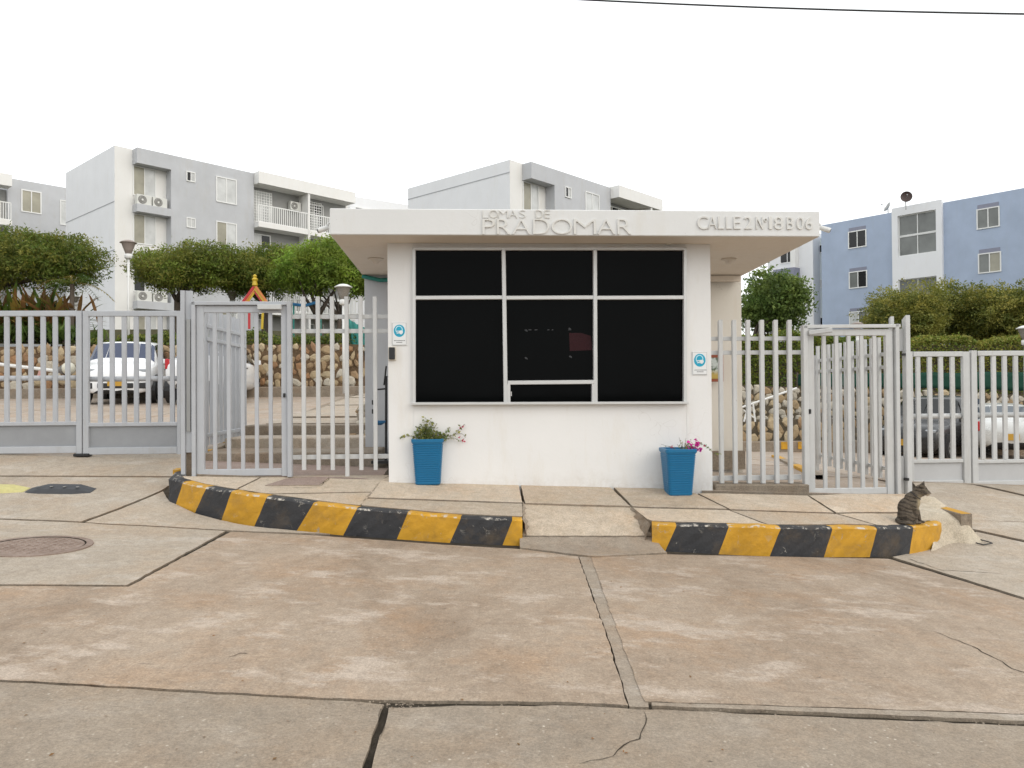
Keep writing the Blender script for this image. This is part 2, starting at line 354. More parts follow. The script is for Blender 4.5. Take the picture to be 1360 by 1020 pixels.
def terrL(X, Y): return 2.84 + .10*cl(Y-21.6, 0, 20) - .02*cl(X+9, -10, 10)
def terrR(X, Y): return 1.60 - .045*cl(X-8, -3, 20) + .012*cl(Y-24, 0, 30)
grid_sheet('left_terrace', [-300, -80]+fr(-40, -3.6, 1)+[-1.0], fr(21.45, 60, 1.5)+[150, 600], terrL, m_bank)
grid_sheet('right_terrace', [-1.0, 3]+fr(6.4, 45, 1)+[120, 300], fr(23.2, 60, 1.5)+[150, 600], terrR, m_bank)

LBp = [(219.5, 662), (222, 665), (232, 669), (257, 679), (293, 689), (336, 697), (391, 703), (454, 709), (525, 714), (596, 719), (666, 722), (694, 723)]
pathL = [hit(x, y, road).to_2d() for x, y in LBp]; pathL[0] = pathL[1]+Vector((-.06, .30))
RBp = [(866, 729), (880, 730), (952, 734), (1020, 737), (1092, 738), (1154, 738), (1207, 736), (1247, 730), (1252, 728)]
pathR = [hit(x, y, flat_).to_2d() for x, y in RBp]; KP = [pathL, pathR]
def vn(x, y, k):                         # cheap smooth noise for broken edges
    return math.sin(x*k+1.3*math.sin(y*k*.7))*math.cos(y*k*1.3+x*k*.37)
def slab(name, pts, h, mat, parent, up=0.0, inset=.0045, step=.3, jag=.004, thick=.06, label=None, wpts=False, clip=False):
    """one cast slab: polygon (image points on surface h, or world xy) cut into a fine sheet with a skirt"""
    P = [Vector(p).to_2d() if wpts else hit(p[0], p[1], h).to_2d() for p in pts]
    ar = sum(P[i].x*P[(i+1) % len(P)].y-P[(i+1) % len(P)].x*P[i].y for i in range(len(P)))
    if ar < 0: P.reverse()
    n = len(P); Q = []
    for i in range(n):                   # mitred inset
        a, b, c = P[i-1], P[i], P[(i+1) % n]; e0 = (b-a).normalized(); e1 = (c-b).normalized()
        n0 = Vector((-e0.y, e0.x)); n1 = Vector((-e1.y, e1.x)); m = (n0+n1)
        m = m.normalized() if m.length > .01 else n0
        Q.append(b + m*inset/max(.35, m.dot(n0)))
    bm = bmesh.new(); bm.faces.new([bm.verts.new((q.x, q.y, 0)) for q in Q]); bm.normal_update(); bmesh.ops.triangulate(bm, faces=bm.faces, ngon_method='EAR_CLIP')
    x0, x1 = min(q.x for q in Q), max(q.x for q in Q); y0, y1 = min(q.y for q in Q), max(q.y for q in Q)
    for ax, a, b in ((0, x0, x1), (1, y0, y1)):
        for k in range(1, int((b-a)/step)+1):
            co = [0, 0, 0]; co[ax] = a+k*step
            no = [0, 0, 0]; no[ax] = 1
            bmesh.ops.bisect_plane(bm, geom=bm.verts[:]+bm.edges[:]+bm.faces[:], plane_co=co, plane_no=no)
    be = [e for e in bm.edges if e.is_boundary]
    for e in [e for e in be if e.calc_length() > .14]:
        bmesh.ops.subdivide_edges(bm, edges=[e], cuts=int(e.calc_length()/.1))
    for v in bm.verts:
        if v.is_boundary:
            v.co.x += jag*vn(v.co.x, v.co.y, 23)+jag*.6*vn(v.co.y, v.co.x, 57); v.co.y += jag*vn(v.co.y, v.co.x, 19)+jag*.6*vn(v.co.x, v.co.y, 61)
    if clip:
        for v in bm.verts:
            best = None
            for pth in KP:
                for a, b in zip(pth, pth[1:]):
                    d = b-a; t = cl((v.co.to_2d()-a).dot(d)/d.length_squared, 0, 1); q = a+d*t; e = (v.co.to_2d()-q).length
                    if best is None or e < best[0]: nn_ = Vector((-d.y, d.x)).normalized(); best = (e, q, nn_, (v.co.to_2d()-q).dot(nn_))
            if best[3] < .135 and best[0] < .5: q = best[1]+best[2]*.135; v.co.x, v.co.y = q.x, q.y
    for v in bm.verts: v.co.z = h(v.co.x, v.co.y)+up
    be = [e for e in bm.edges if e.is_boundary]
    r = bmesh.ops.extrude_edge_only(bm, edges=be)
    for v in r['geom']:
        if isinstance(v, bmesh.types.BMVert): v.co.z -= thick
        elif isinstance(v, bmesh.types.BMFace): v.material_index = 1
    bmesh.ops.triangulate(bm, faces=[f for f in bm.faces if len(f.verts) > 4])
    o = obj(name, bm, [mat, m_rough], parent)
    if label: o['label'] = label
    return o

street = tag(empty('road'), kind='structure')
flat = lambda X, Y: -.045*cl(X, -16, 16)
J = lambda *a: list(a)
# foreground row, worn grey slabs
slab('concrete_slab', J((-900, 866), (0, 905), (470, 931), (510, 936), (479, 1030), (440, 1130), (-1200, 1130)), flat, m_roadgrey, street, inset=.006, jag=.007)
slab('concrete_slab', J((516, 938.5), (560, 938), (640, 937), (760, 936.5), (850, 941), (950, 945), (1050, 950), (1200, 956.5), (1360, 963.5), (2500, 1004), (2500, 1250), (470, 1130), (488, 1030)), flat, m_roadgrey, street, inset=.006, jag=.009)
# main row
slab('concrete_slab', J((-900, 770), (0, 778), (170, 779), (306, 706), (420, 711), (600, 724), (690, 729), (768.5, 739), (809, 852), (835, 937), (760, 933), (510, 930), (470, 929), (0, 903), (-900, 864)), flat, m_road, street, jag=.006)
slab('cement_patch', J((769.2, 739), (788, 740), (834, 862), (862, 938), (836, 937), (810, 852)), flat, m_patch, street, inset=.0, jag=.004, up=-.004)
slab('concrete_slab', J((784.3, 740), (880, 736), (1180, 742), (1290, 775), (1420, 815), (2400, 900), (2500, 985), (1360, 948), (1200, 943), (1050, 938), (855, 932), (828, 862)), flat, m_road, street, jag=.006)
slab('cement_patch', J((864, 933), (1050, 939), (1200, 944), (1360, 949), (2300, 980), (2300, 990), (1360, 958), (1200, 951), (1050, 945), (866, 938)), flat, m_patch, street, inset=.002, jag=.005, up=.002)
# the left driveway
slab('concrete_slab', J((-900, 700), (-200, 688), (0, 690), (108, 694), (150, 697), (300, 705), (169, 777), (0, 776), (-900, 766)), road, m_apron, street, jag=.005)
slab('concrete_slab', J((112, 693.5), (217, 652), (224, 664), (258, 681), (330, 698), (440, 709), (300, 704), (150, 696)), road, m_apron, street, jag=.004)
slab('concrete_slab', J((-800, 628), (0, 633), (242, 634), (215, 651), (108, 692.5), (0, 688.5), (-200, 686), (-800, 695)), road, m_apron, street, jag=.004)
slab('concrete_slab', J((-800, 596), (0, 603), (120, 604.5), (243, 603), (243, 632.5), (0, 631.5), (-800, 626)), road, m_apron, street, jag=.004)
# the right driveway
slab('concrete_slab', J((1184, 739.5), (1236, 727), (1262, 716), (1296, 706), (1480, 745), (2300, 850), (2350, 890), (1420, 812), (1290, 772)), road, m_apron, street, jag=.005)
slab('concrete_slab', J((1262, 698), (1280, 690), (1500, 700), (2300, 740), (2300, 845), (1480, 742), (1300, 704)), road, m_apron, street, jag=.005)
slab('concrete_slab', J((1212, 641), (1262, 641), (1420, 674), (1900, 700), (1900, 718), (1500, 698), (1292, 691), (1240, 676)), road, m_apron, street, jag=.004)
slab('concrete_slab', J((1264, 640.5), (1500, 638), (1900, 637), (1900, 696), (1420, 672)), road, m_apron, street, jag=.004)
# parking yard slabs behind the gates
def yslab(x0, x1, y0, y1, h=road, m=None, par=street, **k):
    return slab('concrete_slab', [(x0, y0), (x1, y0), (x1, y1), (x0, y1)], h, m or m_lot, par, wpts=True, step=.8, **k)
yl = [-17.5, -13.2, -10.0, -7.1, -4.32]; yy = [10.30, 13.3, 16.2, 18.8, 21.35]
for i in range(4):
    for j in range(4): yslab(yl[i], yl[i+1], yy[j], yy[j+1], inset=.012)
yr = [2.0, 5.2, 8.6, 12.0, 16.0, 20]; yq = [11.2, 14.2, 17.6, 21.25]
for i in range(5):
    for j in range(3): yslab(yr[i], yr[i+1], yq[j]+(.1 if i == 0 else 0), yq[j+1], inset=.012)
slab('concrete_slab', [(2.2, 8.95), (4.72, 9.22), (5.2, 10.6), (5.2, 11.18), (2.2, 11.18)], lambda X, Y: pav(X, 8.9)-.03, m_lot, street, wpts=True, step=.6)
yslab(5.27, 8.6, 10.75, 11.18)
def crack(pts, h, w, up=.003):           # a hairline crack, a thin uneven ribbon of dirt
    P = [hit(x, y, h) for x, y in pts]; Q = []
    for a, b in zip(P, P[1:]):
        n = max(2, int((b-a).length/.05))
        for k in range(n): Q.append(a.lerp(b, k/n))
    Q.append(P[-1]); bm = bmesh.new(); last = None
    for i, q in enumerate(Q):
        d = (Q[min(i+1, len(Q)-1)]-Q[max(0, i-1)]); d = Vector((-d.y, d.x, 0)).normalized(); off = d*random.uniform(-1, 1)*w*1.2
        ww = w*random.uniform(.3, 1)*(0.15 if i in (0, len(Q)-1) else 1)
        c = [bm.verts.new((q.x+off.x+s*d.x*ww/2, q.y+off.y+s*d.y*ww/2, h(q.x, q.y)+up)) for s in (-1, 1)]
        if last: bm.faces.new((last[0], last[1], c[1], c[0]))
        last = c
    return tag(obj('crack', bm, m_soil, street), kind='structure')
crack([(855, 944), (860, 962), (850, 982), (828, 990), (812, 1004), (770, 1016)], flat, .008)
crack([(1238, 838), (1290, 858), (1345, 888), (1400, 905)], flat, .010)
crack([(1205, 742), (1250, 757), (1330, 762)], flat, .010)
crack([(300, 874), (318, 868), (330, 869)], flat, .008)

# pavement
pvm = tag(empty('pavement'), kind='structure')
def ps(*a, **k): return slab('paving_slab', list(a), pav, m_pave, pvm, inset=k.pop('inset', .004), jag=.003, thick=.2, step=.25, clip=True, **k)
ps((232, 632), (345, 634), (300, 656), (262, 648), (232, 640))
ps((347, 634), (518, 631), (496, 653), (302, 656.5))
ps((303, 657.5), (496, 654), (473, 676), (353, 666))
ps((519.5, 631), (687, 639), (694, 667.5), (485.5, 660.5))
ps((484, 662), (694, 669), (694.5, 690), (611, 688), (540, 684), (474, 678))
ps((689, 639), (803, 644), (837, 672), (697, 668))
ps((805.5, 643), (924, 655), (967, 676), (840, 672.5))
ps((840, 674), (968, 677.5), (1021, 698), (868, 696.5))
ps((926.5, 655), (1072, 658), (1108, 681), (970, 676.5))
ps((971, 678), (1110, 682.5), (1168, 699.5), (1024, 698))
ps((1074, 658), (1206, 656), (1226, 672), (1214, 678), (1111, 681))
ps((1113, 682.5), (1214, 679.5), (1246, 694), (1214, 697.5), (1171, 699.5))
slab('paving_slab', [(694, 669.5), (842, 673), (868, 712), (694, 712)], rampc, m_pave, pvm, jag=.003, thick=.2, step=.2, up=.003)
slab('paving_slab', [(690, 713), (870, 713), (886, 733.5), (790, 739), (690, 727)], rampc, m_patch, pvm, jag=.004, thick=.1, step=.2, up=0, inset=.003)
c_ = slab('inspection_cover', [(352, 645.5), (380, 636.2), (437, 634.6), (424, 645)], pav, m_redfloor, pvm, up=.008, inset=0)
crack([(424, 646), (400, 648), (355, 647)], pav, .012, .004); crack([(425, 646), (438, 635)], pav, .014, .004)
# floors of the two walk-through passages
def floorL(X, Y): return pav(X, 8.85)
def W2(a, b): return (U*a+V*b).to_2d()
slab('paving_slab', [(-3.62, 8.74), (-1.52, 8.86), (-1.65, 10.25), (-4.2, 10.25), (-4.2, 9.95), (-3.64, 8.9)], floorL, m_redfloor, pvm, wpts=True, thick=.3)
stp = tag(empty('steps'), kind='structure')
for i, (y0, y1, dz) in enumerate(((10.26, 11.2, .13), (11.2, 12.02, .27), (12.02, 12.5, .42))):
    bm = bmesh.new(); abox(bm, -4.2, -1.85, y0, y1-.01, .2, .58+dz); bev(bm, .015); o = obj('step', bm, m_rough if i != 1 else m_apron, stp)
wk = tag(empty('ramp_path'), kind='structure')
def rampL(X, Y): return 1.0 + (Y-12.5)*.058 + .02*math.sin(Y*1.1)
y = 12.51
while y < 20.6:
    slab('concrete_slab', [(-4.06, y), (-1.9, y), (-1.9, y+1.05), (-4.06, y+1.05)], rampL, m_apron, wk, wpts=True, step=.5, thick=.3, inset=.035, up=random.uniform(-.012, .012)); y += 1.06
bm = bmesh.new()                          # side kerb between the yard and the sunken passage
pts = [(-4.27, yv, road(-4.35, yv)+.06) for yv in fr(10.3, 20.8, .7)]
for a, b in zip(pts, pts[1:]):
    q = [Vector((a[0]-.07, a[1], a[2])), Vector((a[0]+.07, a[1], a[2])), Vector((b[0]+.07, b[1], b[2])), Vector((b[0]-.07, b[1], b[2]))]
    t = [bm.verts.new(v) for v in q]; bo = [bm.verts.new(v-Vector((0, 0, .9))) for v in q]
    bm.faces.new(t); bm.faces.new((t[1], bo[1], bo[2], t[2])); bm.faces.new((t[0], t[3], bo[3], bo[0])); bm.faces.new((t[0], bo[0], bo[1], t[1])); bm.faces.new((t[2], bo[2], bo[3], t[3]))
tag(obj('side_kerb', bm, m_rough), kind='structure')
bm = bmesh.new()
for k in range(5):
    yv = 10.5+k*.95; abox(bm, -4.33, -4.21, yv, yv+.42, road(-4.35, yv+.2)-.0, road(-4.35, yv+.2)+.066)
tag(obj('yellow_kerb_marks', bm, m_kyel), kind='structure')

# kerbs -------------------------------------------------------------
def kerb(name, front, tops, hts, cols, width=.15, endcap=None):
    """front: world xy along the foot; bounds of the stripes given as arc fractions bottom/top"""
    P = [Vector((a, b)) for a, b in front]; L = [0]
    for a, b in zip(P, P[1:]): L.append(L[-1]+(b-a).length)
    def at(s):
        s = cl(s, 0, L[-1]); i = max(k for k in range(len(L)-1) if L[k] <= s+1e-9); t = (s-L[i])/(L[i+1]-L[i]); p = P[i].lerp(P[i+1], t)
        a, b = P[max(i-0, 0)], P[i+1]; d = (b-a).normalized()
        d0 = (P[i]-P[max(i-1, 0)]).normalized() if i > 0 else d; d1 = (P[min(i+2, len(P)-1)]-P[i+1]).normalized() if i+2 < len(P) else d
        d = (d0.lerp(d, .5+t/2) if t < .5 else d.lerp(d1, (t-.5)/1)).normalized()
        return p, Vector((-d.y, d.x))
    bm = bmesh.new(); n = len(cols)
    for k in range(n):
        b0, b1 = tops[0][k]*L[-1], tops[0][k+1]*L[-1]; t0, t1 = tops[1][k]*L[-1], tops[1][k+1]*L[-1]; m = max(2, int((b1-b0)/.05)); rows = []
        for i in range(m+1):
            f = i/m; pb, nb = at(b0+(b1-b0)*f); pt, ntv = at(t0+(t1-t0)*f); zt = hts(pt.x, pt.y)+.012+.004*vn(pt.x, pt.y, 15); zb = road(pb.x, pb.y)-.05
            j = .005*vn(pt.x, pt.y, 31)+.003*vn(pt.y, pt.x, 71)
            c = []
            for fr_ in (0, .25, .5, .75):
                pp = pb.lerp(pt, fr_); pp = pp + ntv*(.012*fr_+.004*vn(pp.x+fr_*3, pp.y, 27)); c.append((pp.x, pp.y, zb+(zt-.02-zb)*fr_))
            q = pt+ntv*(.014+j); c.append((q.x, q.y, zt-.022)); q = pt+ntv*(.032+j); c.append((q.x, q.y, zt-.004-abs(j)))
            q = pt+ntv*(.06); c.append((q.x, q.y, zt)); q = pt+ntv*(width+j*2); c.append((q.x, q.y, zt-.002)); q = pt+ntv*(width+.005); c.append((q.x, q.y, zt-.1))
            rows.append([bm.verts.new(v) for v in c])
        for a, b in zip(rows, rows[1:]):
            for i in range(len(a)-1): bm.faces.new((a[i], b[i], b[i+1], a[i+1])).material_index = cols[k]
        if k == 0: bm.faces.new(rows[0]).material_index = cols[0]
        if k == n-1: bm.faces.new(rows[-1][::-1]).material_index = cols[-1]
    bmesh.ops.remove_doubles(bm, verts=bm.verts, dist=.0006)
    o = obj(name, bm, [m_kyel, m_kblk]); o['kind'] = 'structure'; return o
def arcs(path, pts):                      # arc fraction of the point of the path nearest to each image column
    P = [Vector(p) for p in path]; L = [0]
    for a, b in zip(P, P[1:]): L.append(L[-1]+(b-a).length)
    out = []
    for x, z in pts:
        best = None
        for i in range(400):
            s = L[-1]*i/399; k = max(j for j in range(len(L)-1) if L[j] <= s+1e-9); p = P[k].lerp(P[k+1], (s-L[k])/(L[k+1]-L[k]))
            v = Vector((p.x, p.y, z(p.x, p.y)))-CAM; xx = 680+F*v.dot(RI)/v.dot(FW); e = abs(xx-x)
            if best is None or e < best[0]: best = (e, i/399)
        out.append(best[1])
    return out
bL = arcs(pathL, [(x, road) for x in (232, 257, 293, 336, 391, 454, 525, 596, 666)]); tL = arcs(pathL, [(x, pav) for x in (241, 273, 305, 353, 414, 473, 540, 611, 680)])
kerb('kerb_left', pathL, [[0]+bL+[1], [0]+tL+[1]], pav, [1, 0, 1, 0, 1, 0, 1, 0, 1, 0])
bR = arcs(pathR, [(x, flat) for x in (881, 952, 1020, 1092, 1154, 1207)]); tR = arcs(pathR, [(x, pav) for x in (898, 968, 1037, 1107, 1166, 1215)])
kerb('kerb_right', pathR, [[0]+bR+[1], [0]+tR+[1]], pav, [0, 1, 0, 1, 0, 1, 0])
# left gate-side stub (yellow cap) and the broken flanks beside the dropped crossing
e0 = pathL[0]; bm = bmesh.new(); zt = pav(e0.x, e0.y)+.03
box(bm, (e0.x+.06, e0.y+.07, zt-.16), (.075, .02, 0), (-.02, .085, 0), (0, 0, .16)); bev(bm, .012, 2); tag(obj('kerb_end_block', bm, m_kyel), kind='structure')
def flank(x0, y0, x1, y1, h0, side, mat):
    bm = bmesh.new(); N = 14; g = []
    for i in range(N+1):
        t = i/N; X = x0+(x1-x0)*t; Y = y0+(y1-y0)*t; zt = pav(X, Y)-.004; zb = rampc(X, Y)-.03; r = []
        for j in range(5):
            f = j/4; w = .02*vn(X+j, Y*3+j, 9)+.01*vn(Y, X+j*2, 37); r.append(bm.verts.new((X+side*(f*.05)+w*(0 if j == 0 else 1), Y, zt+(zb-zt)*f)))
        g.append(r)
    for a, b in zip(g, g[1:]):
        for j in range(4): bm.faces.new((a[j], b[j], b[j+1], a[j+1]))
    tag(obj('kerb_flank', bm, mat), kind='structure')
eL = hit(694, 723, flat); eR = hit(866, 729, flat)
flank(eL.x+.004, eL.y+.04, hit(694.5, 668, pav).x, 8.25, 0, 1, m_patch); flank(eR.x-.006, eR.y+.03, hit(839, 673, pav).x, 8.25, 0, -1, m_rough)

# driveway kerb and spilled cement mound on the right
K0, K1 = Vector((4.72, 9.24)), hit(1291, 682, lambda X, Y: -.045*X+.37).to_2d()
bm = bmesh.new(); d = (K1-K0).normalized(); nn = Vector((d.y, -d.x)); last = None; N = 12
for i in range(N+1):
    p = K0.lerp(K1, i/N); z = -.045*p.x+.37+.06*(1-i/N)
    c = [bm.verts.new((q.x, q.y, zz)) for q, zz in ((p-nn*.0, z-.35), (p, z-.01), (p+nn*.012, z), (p+nn*.13, z), (p+nn*.142, z-.01), (p+nn*.142, z-.35))]
    if last:
        for j in range(5):
            f = bm.faces.new((last[j], c[j], c[j+1], last[j+1])); f.material_index = (0 if (i in (1, 2, 3, 9, 10, 11, 12)) else 1) if j in (1, 2) else 2
    else: bm.faces.new(c).material_index = 2
    last = c
bm.faces.new(last[::-1]).material_index = 2
tag(obj('driveway_kerb', bm, [m_kyel, m_kblk, m_rough]), kind='structure')
m_mound = concrete('sandy cement', (.50, .43, .325, 1), (.44, .375, .285, 1), (.56, .49, .39, 1), .1, .2, .5, 0, .4)
bm = bmesh.new(); NU, NV = 26, 22; g = []
A0, A1 = pathR[-1]+Vector((-.10, .12)), K1+Vector((-.05, .05))        # crest ends
for i in range(NU+1):
    u = i/NU; a = Vector((4.0, 8.15)).lerp(Vector((4.85, 9.0)), u); row = []
    foot = hit(1236+72*u, 733-6*math.sin(u*5.0)-21*u**1.5, road).to_2d() + Vector((0, -.02*math.sin(u*9)))
    mid = (pathR[-1]+Vector((-.03, .06))).lerp(K1+Vector((-.06, -.0)), u)
    for j in range(NV+1):
        v = j/NV
        p = a.lerp(mid, v/.5) if v < .5 else mid.lerp(foot, (v-.5)/.5)
        zt = pav(p.x, p.y) if p.y > 7.9 else pav(p.x, 7.9); zr = road(p.x, p.y)
        f = 1-ss(.36, 1.02, v); z = zr*(1-f)+(zt+.004+.02*math.sin(math.pi*u)*ss(0, .3, v))*f + .008*vn(p.x, p.y, 6)*ss(.1, .4, v)*(1-v)
        row.append(bm.verts.new((p.x, p.y, z-(.02 if v > .99 else 0))))
    g.append(row)
for a, b in zip(g, g[1:]):
    for j in range(NV): bm.faces.new((a[j], b[j], b[j+1], a[j+1]))
tag(obj('cement_mound', bm, m_mound, smooth=True), kind='structure')

# speed bump pieces and manhole on the left driveway
def strip_mesh(bm, p0, p1, w, h, surf, mi=0):
    d = (p1-p0).to_2d().normalized(); n = Vector((-d.y, d.x)); last = None
    for i in range(5):
        p = p0.lerp(p1, i/4); e = .82 if i in (0, 4) else 1; c = []
        for a, zz in ((-1, -.02), (-.62, h*.85*(e if i not in (0, 4) else .1)), (0, h*(1 if i not in (0, 4) else .12)), (.62, h*.85*(1 if i not in (0, 4) else .1)), (1, -.02)):
            q = p.to_2d()+n*a*w/2*e; c.append(bm.verts.new((q.x, q.y, surf(q.x, q.y)+zz)))
        if last:
            for j in range(4): bm.faces.new((last[j], c[j], c[j+1], last[j+1])).material_index = mi
        else: bm.faces.new(c).material_index = mi
        last = c
    bm.faces.new(last[::-1]).material_index = mi
t = thing('speed_bump', 'black rubber speed bump with pale yellow section lying across the left driveway', 'speed bump')
m_rubber = paint('bump rubber', (.045, .047, .052, 1), .7, .3); m_pyel = paint('faded yellow paint', (.55, .50, .22, 1), .7, .5, .3, 0, 25)
a, b, c = hit(124, 652, road), hit(38, 651, road), hit(-60, 649.5, road)
bm = bmesh.new(); strip_mesh(bm, a, b, .30, .055, road); obj('black_section', bm, m_rubber, t)
bm = bmesh.new(); strip_mesh(bm, b+Vector((-.02, 0, 0)), c, .30, .04, road); obj('yellow_section', bm, m_pyel, t)
bm = bmesh.new()
for k in range(4):
    p = a.lerp(b, .2+.2*k); lathe(bm, [(.018, 0), (.018, .006)], (p.x, p.y-.06, road(p.x, p.y)+.05), 8)
obj('bolts', bm, m_metal, t)['kind'] = 'stuff'
mc = hit(48, 725.5, road)
t = thing('manhole_cover', 'rusty round manhole cover set in a ring in the left driveway', 'manhole cover', mc)
def disc(name, r, z, mat, par, r0=0):
    bm = bmesh.new(); n = 40; c = [Vector((mc.x, mc.y))]; rings = []
    for rr, dz in (((r0, z) if r0 else (.01, z)), (r, z), (r+.006, z-.05)):
        rings.append([bm.verts.new((mc.x+rr*math.cos(a), mc.y+rr*math.sin(a), road(mc.x+rr*math.cos(a), mc.y+rr*math.sin(a))+dz)) for a in [2*math.pi*i/n for i in range(n)]])
    for q, w in zip(rings, rings[1:]):
        for i in range(n): bm.faces.new((q[i], q[(i+1) % n], w[(i+1) % n], w[i]))
    if not r0: bm.faces.new(rings[0][::-1])
    return obj(name, bm, mat, par)
disc('ring', .44, .009, m_rust, t, .385); disc('lid', .37, .006, m_rust, t)
disc('joint', .39, .002, m_soil, t)
bm = bmesh.new()
for i in range(-5, 6):
    for j in range(-5, 6):
        x, y_ = mc.x+i*.06, mc.y+j*.06
        if math.hypot(i, j)*.06 < .33: lathe(bm, [(.016, 0), (.012, .006)], (x, y_, road(x, y_)+.006), 6)
obj('studs', bm, m_rust, t)['kind'] = 'stuff'
# ================================================================== GUARD BOOTH
FY = 8.85                                  # facade plane Y = FY + .06 X
P_ = lambda x, y: onp(x, y, FY)
booth = thing('guard_booth', 'white gate booth with wide flat roof and big dark window between two gates', 'gatehouse')
bl, br = P_(516, 560), P_(945.5, 560)
ZT = 3.215                                 # soffit height
wl, wr_ = P_(548.5, 430).x, P_(911, 430).x
wz1, wz0 = P_(730, 329.5).z, P_(730, 536.5).z
def FX(X, dy=0): return Vector((X, FY+.06*X, 0)) + V*dy
def wbox(bm, x0, x1, z0, z1, d0, d1, mi=0):
    a, b = FX(x0), FX(x1); c = (a+b)/2 + V*(d0+d1)/2 + Vector((0, 0, (z0+z1)/2))
    box(bm, c, (b-a)/2, V*(d1-d0)/2, Vector((0, 0, (z1-z0)/2)), mi)
DB = 2.45
bm = bmesh.new()
wbox(bm, bl.x, wl, -.3, ZT, 0, DB); obj('side_wall', bm, m_white, booth); bm = bmesh.new(); wbox(bm, wr_, br.x, -.3, ZT, 0, DB)
obj('side_wall', bm, m_white, booth)
bm = bmesh.new(); N = 30; last = None      # sill wall, its face slightly uneven
wbox(bm, wl+.001, wr_-.001, -.3, wz0, .002, DB-.01)
obj('front_wall', bm, m_white, booth)
bm = bmesh.new(); wbox(bm, wl+.001, wr_-.001, wz1, ZT-.001, .003, .3); obj('lintel', bm, m_white, booth)
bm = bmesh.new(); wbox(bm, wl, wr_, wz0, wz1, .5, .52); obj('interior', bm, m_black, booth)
# wing walls at the back of the roof
BR = [Vector((-2.16, 11.25, 0)), Vector((3.43, 11.62, 0))]
bm = bmesh.new(); a = Vector((-2.14, 11.18, 0)); b = Vector((-1.2, 11.24, 0))
box(bm, (a+b)/2+Vector((0, .08, 1.85)), (b-a)/2, (0, .08, 0), (0, 0, 1.36)); obj('wing_wall', bm, m_bgrey, booth)
bm = bmesh.new(); a = Vector((2.0, 11.5, 0)); b = Vector((3.47, 11.58, 0))
box(bm, (a+b)/2+Vector((0, .1, 1.7)), (b-a)/2, (0, .1, 0), (0, 0, 1.512)); obj('wing_wall', bm, m_wing, booth)
bm = bmesh.new(); box(bm, Vector((3.0, 11.47, .45)), (.48, .03, 0), (0, .008, 0), (0, 0, .14)); obj('bare_plaster', bm, m_rough, booth)
# roof slab
fl, frr = atY(438, 313.5, 8.28), atY(1089, 315, 8.60)
zb = ZT; ztop = atY(438, 276.5, 8.28).z
A = [Vector((fl.x, 8.28, 0)), Vector((frr.x, 8.60, 0)), Vector((3.47, 11.66, 0)), Vector((-2.18, 11.34, 0))]
def prism(bm, P, z0, z1, mi=(0, 0, 0)):
    b = [bm.verts.new((p.x, p.y, z0)) for p in P]; t = [bm.verts.new((p.x, p.y, z1)) for p in P]; n = len(P)
    for i in range(n): bm.faces.new((b[i], b[(i+1) % n], t[(i+1) % n], t[i])).material_index = mi[1]
    bm.faces.new(b[::-1]).material_index = mi[0]; bm.faces.new(t).material_index = mi[2]
bm = bmesh.new(); prism(bm, A, zb-.004, ztop, (1, 0, 0)); bev(bm, .008)
for f in bm.faces:
    if f.normal.z < -.9 or (abs(f.normal.z) > .9 and f.calc_center_median().z < zb+.1): f.material_index = 1
obj('roof', bm, [m_fascia, m_soffit], booth)
ft = lambda y: Vector((0, 0, 0))
# teal hose / trim under the back left corner
bm = bmesh.new(); tube(bm, [(-2.16, 11.12, 3.19), (-1.9, 11.12, 3.13), (-1.6, 11.12, 3.14), (-1.3, 11.12, 3.15)], .03, 6); obj('green_trim', bm, m_teal, booth)
bm = bmesh.new(); box(bm, (2.72, 11.42, 3.16), (.7, .04, 0), (0, .05, 0), (0, 0, .04)); obj('soffit_trim', bm, m_soffit, booth)
# soffit lamps
for x, y in ((499, 346), (968, 346.5)):
    d = ray(x, y); p = CAM+d*((ZT-.03-1.5)/d.z)
    bm = bmesh.new(); lathe(bm, [(.10, 0), (.095, -.02), (.05, -.028), (.048, -.05), (.02, -.075)], (p.x, p.y, ZT-.005), 18); obj('soffit_lamp', bm, m_soffit, booth, smooth=True)
for x, y in ((638, 325), (888, 324)):
    d = ray(x, y); p = CAM+d*((ZT-.01-1.5)/d.z)
    bm = bmesh.new(); lathe(bm, [(.035, 0), (.03, -.012)], (p.x, p.y, ZT-.005), 12); obj('junction_cap', bm, m_wing, booth)
# window: frame, mullions, panes
win = obj('window', bmesh.new(), m_alu, booth)
def fbeam(bm, xa, ya, xb, yb, w, d=.07, off=.0):
    a, b = P_(xa, ya), P_(xb, yb); beam(bm, a+V*off, b+V*off, w, d, side=(U if abs(xa-xb) < abs(ya-yb) else Vector((0, 0, 1))), ch=.1)
def fpart(name, *a, **k):
    bm = bmesh.new(); fbeam(bm, *a, **k); return obj(name, bm, m_alu, win)
fpart('frame', 550, 332, 550, 535.5, .038, off=-.005); fpart('frame', 909.2, 332, 909.2, 535.5, .04, off=-.005)
fpart('frame', 548.5, 331, 911, 331, .032, off=-.007); fpart('sill', 547, 536, 912, 534.8, .03, d=.12, off=-.02)
fpart('mullion', 668.6, 333, 671.5, 534, .046, off=-.012); fpart('mullion', 789.6, 333, 790.4, 534, .044, off=-.012)
for a, b in ((552, 667), (671, 788), (792, 908)): fpart('transom', a, 395.8, b, 395.3, .044, d=.06, off=-.006)
fpart('transom', 674, 508.3, 789, 507.3, .046, d=.06, off=-.02); fpart('frame', 675.2, 510, 675.4, 534, .04, off=-.016); fpart('frame', 787.3, 510, 787.2, 534, .036, off=-.016)
